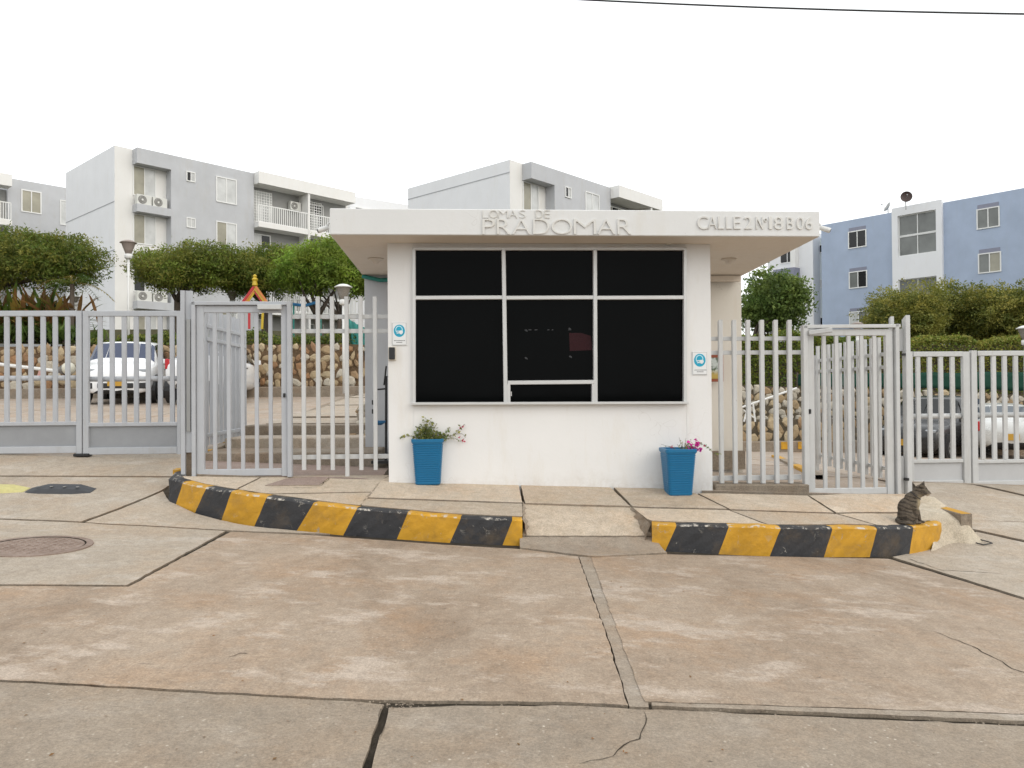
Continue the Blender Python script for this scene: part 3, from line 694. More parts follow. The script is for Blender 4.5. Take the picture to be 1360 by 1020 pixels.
for x0, x1, y0, y1 in ((551, 668, 333, 394), (671, 789, 333, 394), (791, 908, 333, 394), (551, 670, 398, 534.5), (673, 790, 398, 506), (792, 908, 398, 534.5), (677, 786, 511, 535)):
    a, b = P_(x0, y1), P_(x1, y0); bm = bmesh.new(); wbox(bm, a.x, b.x, a.z, b.z, .018, .026); obj('pane', bm, m_tint, win)
m_dimred = paint('dim red card behind tint', (.030, .009, .011, 1), .3, .3, .1); m_dimtape = paint('dim tape marks', (.05, .052, .055, 1), .5, .6, .2, 0, 60)
def onpane(name, pts, mat):
    bm = bmesh.new(); f = bm.faces.new([bm.verts.new(P_(x, y)+V*.0165) for x, y in pts]); r = bmesh.ops.extrude_face_region(bm, geom=[f]); bmesh.ops.translate(bm, verts=[v for v in r['geom'] if isinstance(v, bmesh.types.BMVert)], vec=-V*.0006); return obj(name, bm, mat, win)
onpane('red_card', [(756, 442), (772, 442), (785, 446), (787, 465), (757, 466)], m_dimred)
for x0, x1 in ((697, 700), (702, 706), (710, 714), (727, 730), (733, 735), (755, 759)): onpane('tape_mark', [(x0, 437.4), (x1, 437.2), (x1, 438.4), (x0, 438.6)], m_dimtape)
for x, y in ((699, 439), (757, 437), (699, 476), (758, 474)): onpane('tape_mark', [(x-2.4, y-1), (x-.5, y-2), (x+1.6, y-.6), (x+2, y+1.4), (x-.8, y+.6)], m_dimtape)
bm = bmesh.new(); a = P_(679, 523); box(bm, a+V*.005, U*.006, V*.01, (0, 0, .025)); obj('latch', bm, m_alu, win)

# raised lettering on the fascia
fd = (A[1]-A[0]).normalized(); fn = Vector((fd.y, -fd.x, 0))
def onf(x, y):
    d = ray(x, y); t = (A[0]-CAM).dot(fn)/d.dot(fn); return CAM+d*t
m_letter = plaster('painted letter', (.70, .69, .66, 1), .5); LET = {}
def glyph(ch, depth, bevel):
    key = (ch, depth)
    if key not in LET:
        cu = bpy.data.curves.new('letter', 'FONT'); cu.body = ch; cu.extrude = depth; cu.bevel_depth = 0; cu.offset = bevel; cu.resolution_u = 4
        o = bpy.data.objects.new('letter', cu); COL.objects.link(o); bpy.context.view_layer.update()
        me = bpy.data.meshes.new_from_object(o.evaluated_get(bpy.context.evaluated_depsgraph_get())); bpy.data.objects.remove(o); bpy.data.curves.remove(cu)
        LET[key] = me
    return LET[key]
def put_letter(name, ch, xl, xr, yt, yb, par, th=.03, bold=0):
    src = glyph(ch, .5, bold); me = src.copy(); a, b = onf(xl, yb), onf(xr, yb); c = onf((xl+xr)/2, yt)
    vs = np.empty(len(me.vertices)*3); me.vertices.foreach_get('co', vs); vs = vs.reshape(-1, 3); lo, hi = vs.min(0), vs.max(0); out = []
    for v in vs:
        u = (v[0]-lo[0])/(hi[0]-lo[0]); w = (v[1]-lo[1])/(hi[1]-lo[1]); e = (v[2]-lo[2])/(hi[2]-lo[2])
        q = a.lerp(b, u); q = Vector((q.x, q.y, a.z+(c.z-a.z)*w)) + fn*(e*th-.004); out += [q.x, q.y, q.z]
    me.vertices.foreach_set('co', out); me.update(); me.materials.clear(); me.materials.append(m_letter)
    o = link(name, me, par); return o
sgn = tag(empty('name_lettering', (0, 0, 0)), 'raised white plaster letters reading LOMAS DE PRADOMAR on the roof fascia', 'lettering')
z6 = lambda v: 620+v*.2353
for ch, a, b in (('L', 88, 122), ('O', 126, 175), ('M', 178, 232), ('A', 236, 284), ('S', 296, 332), ('D', 388, 428), ('E', 438, 470)):
    put_letter('letter', ch, z6(a), z6(b), 279.2, 289.6, sgn, .014, -.018)
for ch, a, b in (('P', 88, 158), ('R', 170, 245), ('A', 256, 360), ('D', 374, 465), ('O', 478, 594), ('M', 603, 728), ('A', 736, 836), ('R', 850, 927)):
    put_letter('letter', ch, z6(a), z6(b), 291, 311.3, sgn, .02, -.012)
sgn = tag(empty('address_lettering', (0, 0, 0)), 'raised address letters CALLE 2 N°18 B 06 on the roof fascia, right', 'lettering')
z7 = lambda v: 900+v*.196
for ch, a, b, yt, yb in (('C', 132, 203, 287.2, 304.8), ('A', 204, 262, 287.7, 304.3), ('L', 273, 313, 287.7, 304.3), ('L', 326, 367, 287.7, 304.3), ('E', 378, 425, 287.7, 304.3), ('2', 450, 502, 288, 304.3), ('N', 530, 577, 288, 304.5),
                         ('°', 583, 603, 290, 295), ('1', 617, 637, 288, 304.5), ('8', 652, 712, 288, 304.8), ('B', 738, 782, 288.5, 304.8), ('0', 804, 852, 288.5, 305), ('6', 864, 912, 288.5, 305)):
    put_letter('letter', ch, z7(a), z7(b), yt, yb, sgn, .02, -.003)

# face-mask notices, intercom, framed picture, cameras
m_cyan = paint('cyan sign print', (.0, .33, .50, 1), .35, .05); m_swhite = paint('sign board', (.74, .75, .75, 1), .35, .06); m_ink = paint('sign ink', (.03, .03, .035, 1), .5, .1); m_paleblue = paint('pale blue print', (.45, .72, .80, 1), .4, .05)
def notice(cx, cy, w, h, lab):
    c = P_(cx, cy); k = c.y/F; n = -V; t = thing('mask_notice', lab, 'sign', c)
    X, Z = U*k, Vector((0, 0, k))
    bm = bmesh.new(); box(bm, c+n*.006, X*w/2, n*.005, Z*h/2); bev(bm, .003); obj('board', bm, m_swhite, t)
    def flat_(name, pts, mat, lift):
        bm = bmesh.new(); f = bm.faces.new([bm.verts.new(c+X*a+Z*b+n*lift) for a, b in pts]); r = bmesh.ops.extrude_face_region(bm, geom=[f])
        bmesh.ops.translate(bm, verts=[v for v in r['geom'] if isinstance(v, bmesh.types.BMVert)], vec=-n*.001); return obj(name, bm, mat, t)
    def ell(ox, oz, a, b, n_=24, t0=0, t1=2*math.pi): return [(ox+a*math.cos(t0+(t1-t0)*i/n_), oz+b*math.sin(t0+(t1-t0)*i/n_)) for i in range(n_ + (1 if t1-t0 < 6.28 else 0))]
    flat_('border', [(-w*.47, -h*.48), (w*.47, -h*.48), (w*.47, h*.48), (-w*.47, h*.48)], m_metal, .0118)
    flat_('face', [(-w*.45, -h*.465), (w*.45, -h*.465), (w*.45, h*.465), (-w*.45, h*.465)], m_swhite, .0128)
    flat_('round_symbol', ell(0, h*.13, w*.38, w*.42), m_cyan, .0140)
    flat_('head_symbol', ell(-w*.02, h*.18, w*.25, w*.27, 20), m_paleblue, .0152); flat_('head_fill', ell(-w*.02, h*.18, w*.19, w*.21, 20), m_cyan, .0164)
    flat_('mask_symbol', [(-w*.02, h*.13), (w*.12, h*.15), (w*.24, h*.12), (w*.25, h*.05), (w*.16, -h*.02), (w*.06, -h*.02), (-w*.0, h*.04)], m_swhite, .0176)
    flat_('strap_symbol', [(-w*.2, h*.13), (-w*.02, h*.13), (-w*.02, h*.10), (-w*.17, h*.10)], m_swhite, .0176); flat_('strap_symbol', [(-w*.2, h*.0), (-w*.15, h*.0), (0, h*.06), (-w*.02, h*.09)], m_swhite, .0176)
    for i, (wd, zz) in enumerate(((.36, -.29), (.20, -.365))):
        bm = bmesh.new()
        x = -w*wd
        while x < w*wd:
            l = random.uniform(.03, .07)*w; box(bm, c+X*(x+l/2)+Z*h*zz+n*.0138, X*l/2, n*.0006, Z*h*.012); x += l+w*.018
        obj('text_line', bm, m_ink, t)['kind'] = 'stuff'
notice(530.5, 443.5, 19.5, 31, 'blue and white face mask notice on the booth wall left of the window')
notice(929, 482.5, 20.5, 31, 'blue and white face mask notice on the booth wall right of the window')
c = P_(521, 469.5); t = thing('intercom', 'black card reader box on a pale plate beside the left booth corner', 'intercom', c); k = c.y/F
bm = bmesh.new(); box(bm, c-V*.01, U*k*5.2, V*.012, (0, 0, k*9.2)); bev(bm, .003); obj('back_plate', bm, m_wing, t)
bm = bmesh.new(); box(bm, c-V*.035, U*k*3.9, V*.02, (0, 0, k*8)); bev(bm, .006, 2); obj('reader', bm, m_black, t)
# picture on the right wing wall
c = atY(949.5, 489, 11.42); t = thing('framed_picture', 'small terracotta framed picture hanging on the cream wall behind right fence', 'picture', c); k = 11.4/F
m_terra = paint('terracotta frame', (.30, .075, .035, 1), .6, .2); s = NT('picture print')
m_pic = s.done(s.mix(s.rng(s.z(s.objpos()), -.1, -.02), (.50, .36, .08, 1), s.mix(s.rng(s.noise(14), .45, .55), (.08, .12, .07, 1), (.55, .60, .58, 1))), .5)
bm = bmesh.new(); box(bm, c, (k*11, 0, 0), (0, .02, 0), (0, 0, k*18)); bev(bm, .004); obj('frame', bm, m_terra, t)
bm = bmesh.new(); box(bm, c-Vector((0, .022, 0)), (k*8.5, 0, 0), (0, .004, 0), (0, 0, k*14)); o = obj('print', bm, m_pic, t)
def seccam(p, dirx, lab):
    t = thing('security_camera', lab, 'camera', p); p = Vector(p)
    bm = bmesh.new(); tube(bm, [p, p+Vector((dirx*.05, 0, .015)), p+Vector((dirx*.075, 0, -.01))], .012, 6); obj('bracket', bm, m_lampw, t)
    q = p+Vector((dirx*.06, -.0, -.035)); ax = Vector((dirx*.8, -.35, -.35)).normalized()
    bm = bmesh.new(); lathe(bm, [(.02, 0), (.028, .01), (.030, .11), (.026, .125)], q, 12, ax); obj('housing', bm, m_lampw, t, smooth=True)
    bm = bmesh.new(); lathe(bm, [(.025, .123), (.02, .128)], q, 12, ax); obj('lens', bm, m_black, t)
seccam((frr.x-.005, 8.75, 3.38), 1, 'white bullet camera on the right end of the booth roof'); seccam((fl.x+.005, 8.45, 3.36), -1, 'white bullet camera on the left end of the booth roof')
t = thing('rooftop_box', 'pale yellow box standing on the booth roof near its right end', 'box', (3.85, 9.9, ztop))
bm = bmesh.new(); abox(bm, 3.10+.0, 3.36, 9.2, 9.6, ztop-.005, ztop+.10); bev(bm, .012, 2); obj('casing', bm, paint('pale yellow casing', (.66, .62, .42, 1)), t)
# things on the wall behind the left fence: valve and tap pipes
t = thing('standing_tools', 'black pole and pipe fittings with blue cap against grey wall behind left fence', 'tools', (-1.66, 10.2, .56))
bm = bmesh.new(); tube(bm, [(-1.68, 10.2, .58), (-1.67, 10.2, 1.72)], .018); tube(bm, [(-1.67, 10.2, 1.55), (-1.80, 10.2, 1.54)], .012); tube(bm, [(-1.70, 10.2, 1.6), (-1.66, 10.15, 1.85)], .012); obj('pole', bm, m_black, t)
bm = bmesh.new(); abox(bm, -1.86, -1.62, 10.1, 10.3, .565, .60); obj('foot', bm, m_black, t)
bm = bmesh.new(); lathe(bm, [(.02, -.06), (.07, -.03), (.075, 0)], (-1.75, 10.15, 1.13), 12); obj('cap', bm, m_bluep, t)
bm = bmesh.new(); abox(bm, -1.86, -1.80, 10.18, 10.24, 1.22, 1.28); abox(bm, -1.86, -1.80, 10.18, 10.24, 1.34, 1.40); obj('socket', bm, m_black, t)

# ================================================================== POTS
def leafcards(P, size, asp, up, mats_n, rng):
    """random small leaf quads (rhombus folded) at points P; returns verts, faces"""
    n = len(P); d = rng.normal(size=(n, 3)); d[:, 2] += up; d /= np.linalg.norm(d, axis=1)[:, None]
    a = np.cross(d, rng.normal(size=(n, 3))); a /= np.linalg.norm(a, axis=1)[:, None]; b = np.cross(d, a)
    L = (size*(.6+.8*rng.random(n)))[:, None]; Wd = L*asp
    V4 = np.stack([P-a*L/2, P+b*Wd/2+d*L*.06, P+a*L/2, P-b*Wd/2+d*L*.06], 1).reshape(-1, 3)
    return V4
def leaf_object(name, P, size, asp, up, mats, parent, mi, rng=RNG, kind=None):
    V4 = leafcards(P, size, asp, up, len(mats), rng); n = len(P); me = bpy.data.meshes.new(name)
    me.vertices.add(4*n); me.vertices.foreach_set('co', V4.ravel()); me.loops.add(4*n); me.loops.foreach_set('vertex_index', np.arange(4*n, dtype=np.int32))
    me.polygons.add(n); me.polygons.foreach_set('loop_start', np.arange(0, 4*n, 4, dtype=np.int32)); me.polygons.foreach_set('loop_total', np.full(n, 4, dtype=np.int32))
    for m in mats: me.materials.append(m)
    me.polygons.foreach_set('material_index', np.asarray(mi, dtype=np.int32)); me.update(calc_edges=True); me.validate()
    o = link(name, me, parent)
    if kind: o['kind'] = kind
    return o
def pot(base, ht, wt, wb, rz, lab, plant):
    t = thing('flower_pot', lab, 'flower pot', base, rz, 'blue pots in front of the booth'); B = Vector(base)
    M_ = Matrix.Translation(B) @ Matrix.Rotation(rz, 4, 'Z')
    def ring(bm, w, z, r=.03):
        w /= 2; v = []
        for sx, sy in ((1, 1), (-1, 1), (-1, -1), (1, -1)):
            for k in range(3):
                a = math.atan2(sy, sx)-math.pi/4+math.pi/4*k; v.append(bm.verts.new(M_ @ Vector((sx*(w-r)+r*math.cos(a), sy*(w-r)+r*math.sin(a), z))))
        return v
    bm = bmesh.new(); N = 18; rs = [ring(bm, wb*.94, 0), ring(bm, wb, .012)]
    for i in range(N):
        z0 = .02+(ht-.075)*i/N; z1 = .02+(ht-.075)*(i+.55)/N; z2 = .02+(ht-.075)*(i+.72)/N; w = lambda z: wb+(wt-wb)*z/ht
        rs += [ring(bm, w(z0), z0), ring(bm, w(z1), z1), ring(bm, w(z2)-.014, z2), ring(bm, w(z0+(ht-.075)/N*.95)-.014, z0+(ht-.075)/N*.95)]
    for w, z in ((wt*.985, ht-.052), (wt*.985, ht-.045), (wt+.012, ht-.035), (wt+.016, ht-.004), (wt+.008, ht), (wt-.03, ht), (wt-.036, ht-.04)): rs.append(ring(bm, w, z))
    for a, b in zip(rs, rs[1:]):
        for i in range(12): bm.faces.new((a[i], a[(i+1) % 12], b[(i+1) % 12], b[i]))
    bm.faces.new(rs[0][::-1]); bm.verts.ensure_lookup_table(); obj('pot', bm, m_pot, t)
    bm = bmesh.new(); bm.faces.new(ring(bm, wt-.03, ht-.035)); obj('soil', bm, m_soil, t)
    return t
rp = random.Random(3)
def sprig(stems, leaves, p0, pts, nleaf, spread, r=.004):
    P = [Vector(p0)]+[Vector(p) for p in pts]; Q = []
    for i in range(len(P)-1):
        for k in range(4): Q.append(P[i].lerp(P[i+1], k/4)+Vector([rp.uniform(-.004, .004) for _ in range(3)]))
    Q.append(P[-1]); tube(stems, Q, [r*(1-.6*i/len(Q)) for i in range(len(Q))], 4)
    for i in range(nleaf):
        q = Q[int(rp.uniform(.25, 1)*(len(Q)-1))]; leaves.append(q+Vector([rp.gauss(0, spread) for _ in range(3)]))
# left pot: leafy, arm to the right with pink
b1 = hit(568, 643.5, pav); k1 = F/b1.y
b1 = b1+Vector((0, -.03, 0)); pl = pot(b1+Vector((0, .13, 0)), 60.5/k1, 41/k1, 33/k1, R(2), 'blue ribbed planter with leafy green plant, left of the booth window', 0)
def pxp(x, y, dy=0): return atY(x, y, b1.y+.08+dy*.5)
bm = bmesh.new(); lv = []; pk = []; top = pxp(568, 586)
for x, y in ((548, 575), (553, 566), (560, 562), (566, 556), (573, 560), (578, 568), (586, 574), (592, 578), (556, 580), (570, 572), (564, 568), (580, 582), (596, 582)):
    sprig(bm, lv, top+Vector((rp.uniform(-.09, .09), rp.uniform(-.05, .05), -.03)), [pxp((x+568)/2, (y+586)/2-2, rp.uniform(-.05, .05)), pxp(x, y, rp.uniform(-.10, .10))], 42, .021)
sprig(bm, lv, top, [pxp(550, 580), pxp(540, 579), pxp(531, 581)], 16, .010); sprig(bm, lv, top, [pxp(585, 579), pxp(596, 572), pxp(597, 567)], 22, .012)
A_ = []; sprig(bm, A_, top, [pxp(590, 580), pxp(604, 577), pxp(612, 568), pxp(618, 563)], 20, .012); sprig(bm, A_, top, [pxp(592, 582), pxp(604, 582), pxp(612, 586), pxp(619, 580)], 20, .014); sprig(bm, A_, top, [pxp(604, 577), pxp(614, 576), pxp(618, 580)], 8, .01)
lv += [q for q in A_ if (q.x < pxp(600, 570).x or rp.random() < .7)]
pk = [pxp(x, y)+Vector([rp.gauss(0, .007) for _ in range(3)]) for x, y in ((616, 566), (612, 568), (614, 584), (610, 581), (616, 586)) for _ in range(3)]
pb = pl
obj('stems', bm, m_bark, pb)['kind'] = 'stuff'
def leafpart(name, pts, size, asp, mats, parent, kind=None, up=.4):
    for p in pts: p.y = min(p.y, FY+.06*p.x-.035)
    iv = wmat(parent).inverted(); P = np.array([iv @ p for p in pts]); return leaf_object(name, P, size, asp, up, mats, parent, RNG.integers(0, len(mats), len(P)), kind='stuff')
leafpart('leaves', lv, .036, .62, L_pot, pl); leafpart('flowers', pk, .026, .8, [m_pinkd], pl)
# right pot: turned, bare twigs and magenta flowers
b2 = hit(904, 658.5, pav); k2 = F/b2.y
b2 = b2+Vector((0, -.02, 0)); pr = pot(b2+Vector((.0, .15, 0)), 62/k2, 41/k2, 31.5/k2, R(3), 'blue ribbed planter with magenta flowers and trailing sprig, right of the booth window', 0)
def pxq(x, y, dy=0): return atY(x, y, b2.y+.12+dy)
bm = bmesh.new(); lv = []; top = pxq(907, 600)
for (x, y), n in (((902, 581), 5), ((906, 586), 8), ((911, 582), 6), ((899, 590), 6), ((918, 584), 14), ((925, 588), 12), ((878, 590), 3), ((884, 592), 3), ((915, 590), 14), ((906, 594), 14), ((932, 590), 10)):
    sprig(bm, lv, top+Vector((rp.uniform(-.06, .06), rp.uniform(-.04, .04), -.03)), [pxq((x+907)/2, (y+600)/2-1, rp.uniform(-.03, .03)), pxq(x, y, rp.uniform(-.07, .07))], n, .012, .0035)
sprig(bm, lv, top, [pxq(930, 589), pxq(940, 594), pxq(948, 602), pxq(957, 603)], 34, .007, .003)
pk = [pxq(x, y, rp.uniform(-.04, .04))+Vector([rp.gauss(0, .014) for _ in range(3)]) for x, y in ((925, 587), (927, 590), (922, 596), (918, 594), (915, 590), (928, 596), (924, 592), (917, 598), (920, 598), (926, 597)) for _ in range(9)]
pk2 = [pxq(x, y)+Vector([rp.gauss(0, .006) for _ in range(3)]) for x, y in ((893, 594), (891, 593), (935, 592), (936, 593)) for _ in range(4)]
obj('stems', bm, m_bark, pr)['kind'] = 'stuff'
leafpart('leaves', lv, .026, .55, L_pot, pr); leafpart('flowers', pk, .034, .9, [m_pink], pr); leafpart('small_flowers', pk2, .022, .8, [m_pinkd], pr)
# ================================================================== GATES AND FENCES
GY = 8.97; VL = 10.62; VR = 10.58
def vbar(par, Y0, x, yt, yb, w, mat, d=None, name='bar', off=0, slant=0):
    """upright tube at image column x (taken at mid height) in the plane Y0 + .06X"""
    ym = (yt+yb)/2; c = onp(x, ym, Y0)+V*off; zt = onp(x, yt, Y0).z; zb = onp(x, yb, Y0).z; ww = w*c.y/F
    bm = bmesh.new(); beam(bm, (c.x, c.y, zb), (c.x, c.y, zt), ww, d or ww, side=U, ch=.1)
    if slant:
        for v in bm.verts:
            if v.co.z > zt-.01: v.co.z -= slant*((v.co-Vector((c.x, c.y, 0))).dot(V)+ww/2)
    return obj(name, bm, mat, par)
def hrail(par, Y0, x0, x1, y, h, mat, d=.04, name='rail', off=0, y2=None):
    a, b = onp(x0, y, Y0)+V*off, onp(x1, y if y2 is None else y2, Y0)+V*off; z = (a.z+b.z)/2 if y2 is None else None
    if z: a.z = b.z = z
    bm = bmesh.new(); beam(bm, a, b, h*a.y/F, d, side=Vector((0, 0, 1)), ch=.1); return obj(name, bm, mat, par)
def panel(par, Y0, x0, x1, y0, y1, mat, name='panel', d=.012, off=0):
    a, b = onp(x0, y1, Y0), onp(x1, y0, Y0); c = (a+b)/2+V*off; hz = (onp((x0+x1)/2, y0, Y0).z-onp((x0+x1)/2, y1, Y0).z)/2
    bm = bmesh.new(); h = b-a; h.z = 0; box(bm, c, h/2, V*d/2, (0, 0, hz)); return obj(name, bm, mat, par)
g = 'fixed bar fences beside the booth'
fl_ = thing('bar_fence', 'pale fixed fence of tall bars joining left gate to the booth', 'fence', onp(450, 630, GY), 0, g)
for x, yb in ((403.4, 624), (422.7, 624), (441.5, 624), (460.8, 632.5), (479.4, 624), (498.4, 624)): vbar(fl_, GY, x, 394, yb, 5.2, m_gatew, slant=.35)
for y, h in ((420.3, 5.6), (439.4, 5.6), (607, 6)): hrail(fl_, GY, 387, 516.5, y, h, m_gatew, d=.03, off=.04)
fr_ = thing('bar_fence', 'pale fixed fence of tall bars on a concrete sill right of the booth', 'fence', onp(1005, 640, GY), 0, g)
for x in (957.4, 975.6, 994, 1012.3, 1030.6, 1049): vbar(fr_, GY, x, 425, 641.7, 5.6, m_gatew, slant=.35)
for y, h in ((449.4, 5.4), (468, 5.6), (635, 6.6)): hrail(fr_, GY, 945.5, 1066, y, h, m_gatew, d=.03, off=.045)
a, b = onp(947, 652, GY), onp(1071, 652, GY)
bm = bmesh.new(); zt = onp(1008, 642.5, GY).z; box(bm, Vector(((a.x+b.x)/2, (a.y+b.y)/2+.05, zt-.15)), (b-a)/2, V*.13, (0, 0, .15)); bev(bm, .012)
tag(obj('fence_sill', bm, m_rough), kind='structure')
# left pedestrian gate --------------------------------------------------
pg = thing('pedestrian_gate', 'closed pale grey pedestrian gate of vertical bars left of the booth', 'gate', onp(320, 632, GY), 0, 'pedestrian gates')
fm = obj('gate_frame', bmesh.new(), m_gate, pg); 
vbar(fm, GY, 258.2, 401, 633, 5, m_gate, d=.08, name='post'); vbar(fm, GY, 385, 401, 633, 5.6, m_gate, d=.08, name='post'); hrail(fm, GY, 255.7, 387.7, 403.2, 4.6, m_gate, d=.08, name='lintel')
lf = obj('gate_leaf', bmesh.new(), m_gate, pg)
vbar(lf, GY, 266, 406, 632, 9.6, m_gate, d=.05, name='stile', off=.02); vbar(lf, GY, 377.7, 406, 632, 7.8, m_gate, d=.05, name='stile', off=.02)
hrail(lf, GY, 270.5, 374, 410.6, 9.4, m_gate, d=.045, off=.02); hrail(lf, GY, 270.5, 374, 627.5, 9, m_gate, d=.045, off=.02)
for x in (284.8, 303.2, 321.9, 340.4, 358.9): vbar(lf, GY, x, 414, 624, 4.9, m_gate, d=.03, off=.02)
c = onp(360, 408.6, GY)-V*.06; bm = bmesh.new(); box(bm, c, U*.133, V*.03, (0, 0, .027)); bev(bm, .006, 2); obj('door_closer', bm, m_gatew, pg)
c = onp(378, 525, GY)-V*.015; bm = bmesh.new(); box(bm, c, U*.012, V*.012, (0, 0, .024)); bev(bm, .004); obj('lock', bm, m_black, pg)
# hinge post beside it
hp = thing('gate_post', 'double grey steel hinge post between left driveway gate and pedestrian gate', 'post', onp(248, 630, GY), 0, 'double posts of the driveway gates')
vbar(hp, GY, 243.4, 386, 632.5, 5.4, m_gate, name='post_tube'); vbar(hp, GY, 250.5, 386, 601, 8.6, m_gate, d=.04, name='plate', off=.03)
c = onp(250.5, 388, GY); bm = bmesh.new(); beam(bm, onp(250.6, 424, GY)-V*.0, onp(250.6, 573, GY), .045, .02, side=U); obj('cover_strip', bm, m_metal, hp)
# right pedestrian gate (open frame, leaf closed)
pg = thing('pedestrian_gate', 'pale grey pedestrian gate of vertical bars right of the booth near the cat', 'gate', onp(1130, 657, GY), 0, 'pedestrian gates')
fm = obj('gate_frame', bmesh.new(), m_gatew, pg)
vbar(fm, GY, 1069.2, 433, 657, 6.4, m_gatew, d=.08, name='post'); vbar(fm, GY, 1191, 430.5, 657, 5.4, m_gatew, d=.08, name='post'); hrail(fm, GY, 1066, 1193.7, 434, 4.6, m_gatew, d=.08, name='lintel', y2=433)
lf = obj('gate_leaf', bmesh.new(), m_gatew, pg)
vbar(lf, GY, 1077.5, 437.5, 656.5, 8.6, m_gatew, d=.05, name='stile', off=.02); vbar(lf, GY, 1182, 437, 656.5, 9.8, m_gatew, d=.05, name='stile', off=.02)
hrail(lf, GY, 1081, 1177.5, 441.4, 8.6, m_gatew, d=.045, off=.02); hrail(lf, GY, 1081, 1177.5, 652.4, 8.2, m_gatew, d=.045, off=.02)
for x in (1096, 1112.5, 1129, 1146, 1163): vbar(lf, GY, x, 445, 649, 5, m_gatew, d=.03, off=.02)
a, b = onp(1072, 442.5, GY)-V*.05, onp(1098, 439.5, GY)-V*.14
bm = bmesh.new(); beam(bm, a, b, .055, .05, side=Vector((0, 0, 1)), ch=.15); obj('door_closer', bm, m_gatew, pg)
c = onp(1075, 546.5, GY)-V*.015; bm = bmesh.new(); box(bm, c, U*.012, V*.012, (0, 0, .028)); bev(bm, .004); obj('lock', bm, m_black, pg)
hp = thing('gate_post', 'double pale steel hinge post behind the sitting cat', 'post', onp(1200, 656, GY), 0, 'double posts of the driveway gates')
vbar(hp, GY, 1204.5, 420, 656, 6.4, m_gatew, name='post_tube', slant=.6, d=.09); vbar(hp, GY, 1192.5, 419, 560, 5.0, m_gatew, name='post_tube', slant=.6, off=.13)
vbar(hp, GY, 1198, 436.5, 466, 8, m_gatew, d=.03, name='plate', off=.03); vbar(hp, GY, 1198, 606, 655, 8, m_gatew, d=.03, name='plate', off=.03)
c = onp(1199, 471, GY)-V*.02; bm = bmesh.new(); box(bm, c, U*.02, V*.02, (0, 0, .014)); obj('hinge', bm, m_black, hp); c = onp(1202, 636, GY)-V*.03; bm = bmesh.new(); box(bm, c, U*.022, V*.02, (0, 0, .016)); obj('hinge', bm, m_black, hp)
# side fences of the passages running straight back
def side_fence(X0, Y0, X1, Y1, zt0, zb, n, lab, mat):
    t = thing('side_fence', lab, 'fence', (X0, Y0, zb), 0, 'side fences running back from the gates'); A0, A1 = Vector((X0, Y0, 0)), Vector((X1, Y1, 0)); Z = Vector((0, 0, 1)); sd_ = (A1-A0).normalized()
    for z in (zt0-.24, zt0-.42, zb+.14): bm = bmesh.new(); beam(bm, A0+Z*z+Vector((.03, 0, 0)), A1+Z*z+Vector((.03, 0, 0)), .05, .03, side=Z); obj('rail', bm, mat, t)
    for i in range(n):
        p = A0.lerp(A1, (i+.5)/n); bm = bmesh.new(); beam(bm, p+Z*zb, p+Z*zt0, .05, .05, side=sd_); obj('bar', bm, mat, t)
    for p, e in ((A0, .02), (A1, -.15)): bm = bmesh.new(); beam(bm, p+Z*(zb-.25), p+Z*(zt0+e), .07, .07, side=sd_); obj('post', bm, mat, t)
side_fence(-4.15, 10.35, -4.26, 12.2, 2.66, .80, 9, 'grey bar fence running back from the left pedestrian gate', m_gate)
side_fence(5.17, 10.5, 5.12, 12.95, 2.22, .25, 12, 'pale bar fence running back from the right pedestrian gate', m_gatew)
# driveway gates ---------------------------------------------------------
g = 'driveway gate leaves'
def leafgate(Y0, x0, x1, yt, yb, bars, wl_, wr__, top, mid, prail, mat, lab, yt2=None, bw=5.8):
    t = thing('driveway_gate', lab, 'gate', onp((x0+x1)/2, yb, Y0), 0, g)
    vbar(t, Y0, x0+wl_/2, yt, yb, wl_, mat, d=.06, name='stile'); vbar(t, Y0, x1-wr__/2, yt, yb, wr__, mat, d=.06, name='stile')
    a, b = x0+wl_, x1-wr__
    hrail(t, Y0, a, b, (top[0]+top[1])/2, top[1]-top[0], mat, d=.055); hrail(t, Y0, a, b, (prail[0]+prail[1])/2, prail[1]-prail[0], mat, d=.055)
    hrail(t, Y0, a, b, yb-4.6, 9.2, mat, d=.055); panel(t, Y0, a, b, prail[1], yb-9, m_panel if mat is m_gate else m_panelw, off=.012)
    bm = bmesh.new(); p, q = onp(a, (mid[0]+mid[1])/2, Y0)+V*.035, onp(b, (mid[0]+mid[1])/2, Y0)+V*.035; q.z = p.z; tube(bm, [p, q], (mid[1]-mid[0])/2*p.y/F, 10); obj('middle_rail', bm, mat, t, smooth=True)
    for x in bars: vbar(t, Y0, x, top[1]-1, prail[0]+1, bw, mat, d=.035)
    return t
leafgate(VL, -165, 109.6, 413, 603, [-14.5+i*16.1-130 for i in range(8)]+[-6.2, 9.2, 25, 41.3, 57.5, 73.6, 90], 7, 7.4, (413, 420.3), (500, 507), (561, 566), m_gate, 'leftmost grey driveway gate leaf of bars over a solid kick panel', )
leafgate(VL, 111.2, 240.8, 413, 603, [133.3, 149.1, 165.2, 181.2, 197, 213.1, 228.9], 7.4, 5, (413, 420.3), (500, 507), (561, 566), m_gate, 'grey driveway gate leaf in front of the parked white hatchback')
leafgate(VR, 1208, 1287.6, 467, 647, [1219.5, 1235, 1249.8, 1265.2], 4, 9.6, (467, 473.6), (549.6, 556.5), (610, 614.5), m_gatew, 'narrow white driveway gate leaf directly right of the cat')
leafgate(VR, 1289.2, 1560, 465.5, 646, [1304.6, 1320, 1334.5, 1349.3]+[1364+i*15.2 for i in range(11)], 8, 8, (465.5, 472), (548, 555), (609, 613.5), m_gatew, 'rightmost white driveway gate leaf in front of the silver car')
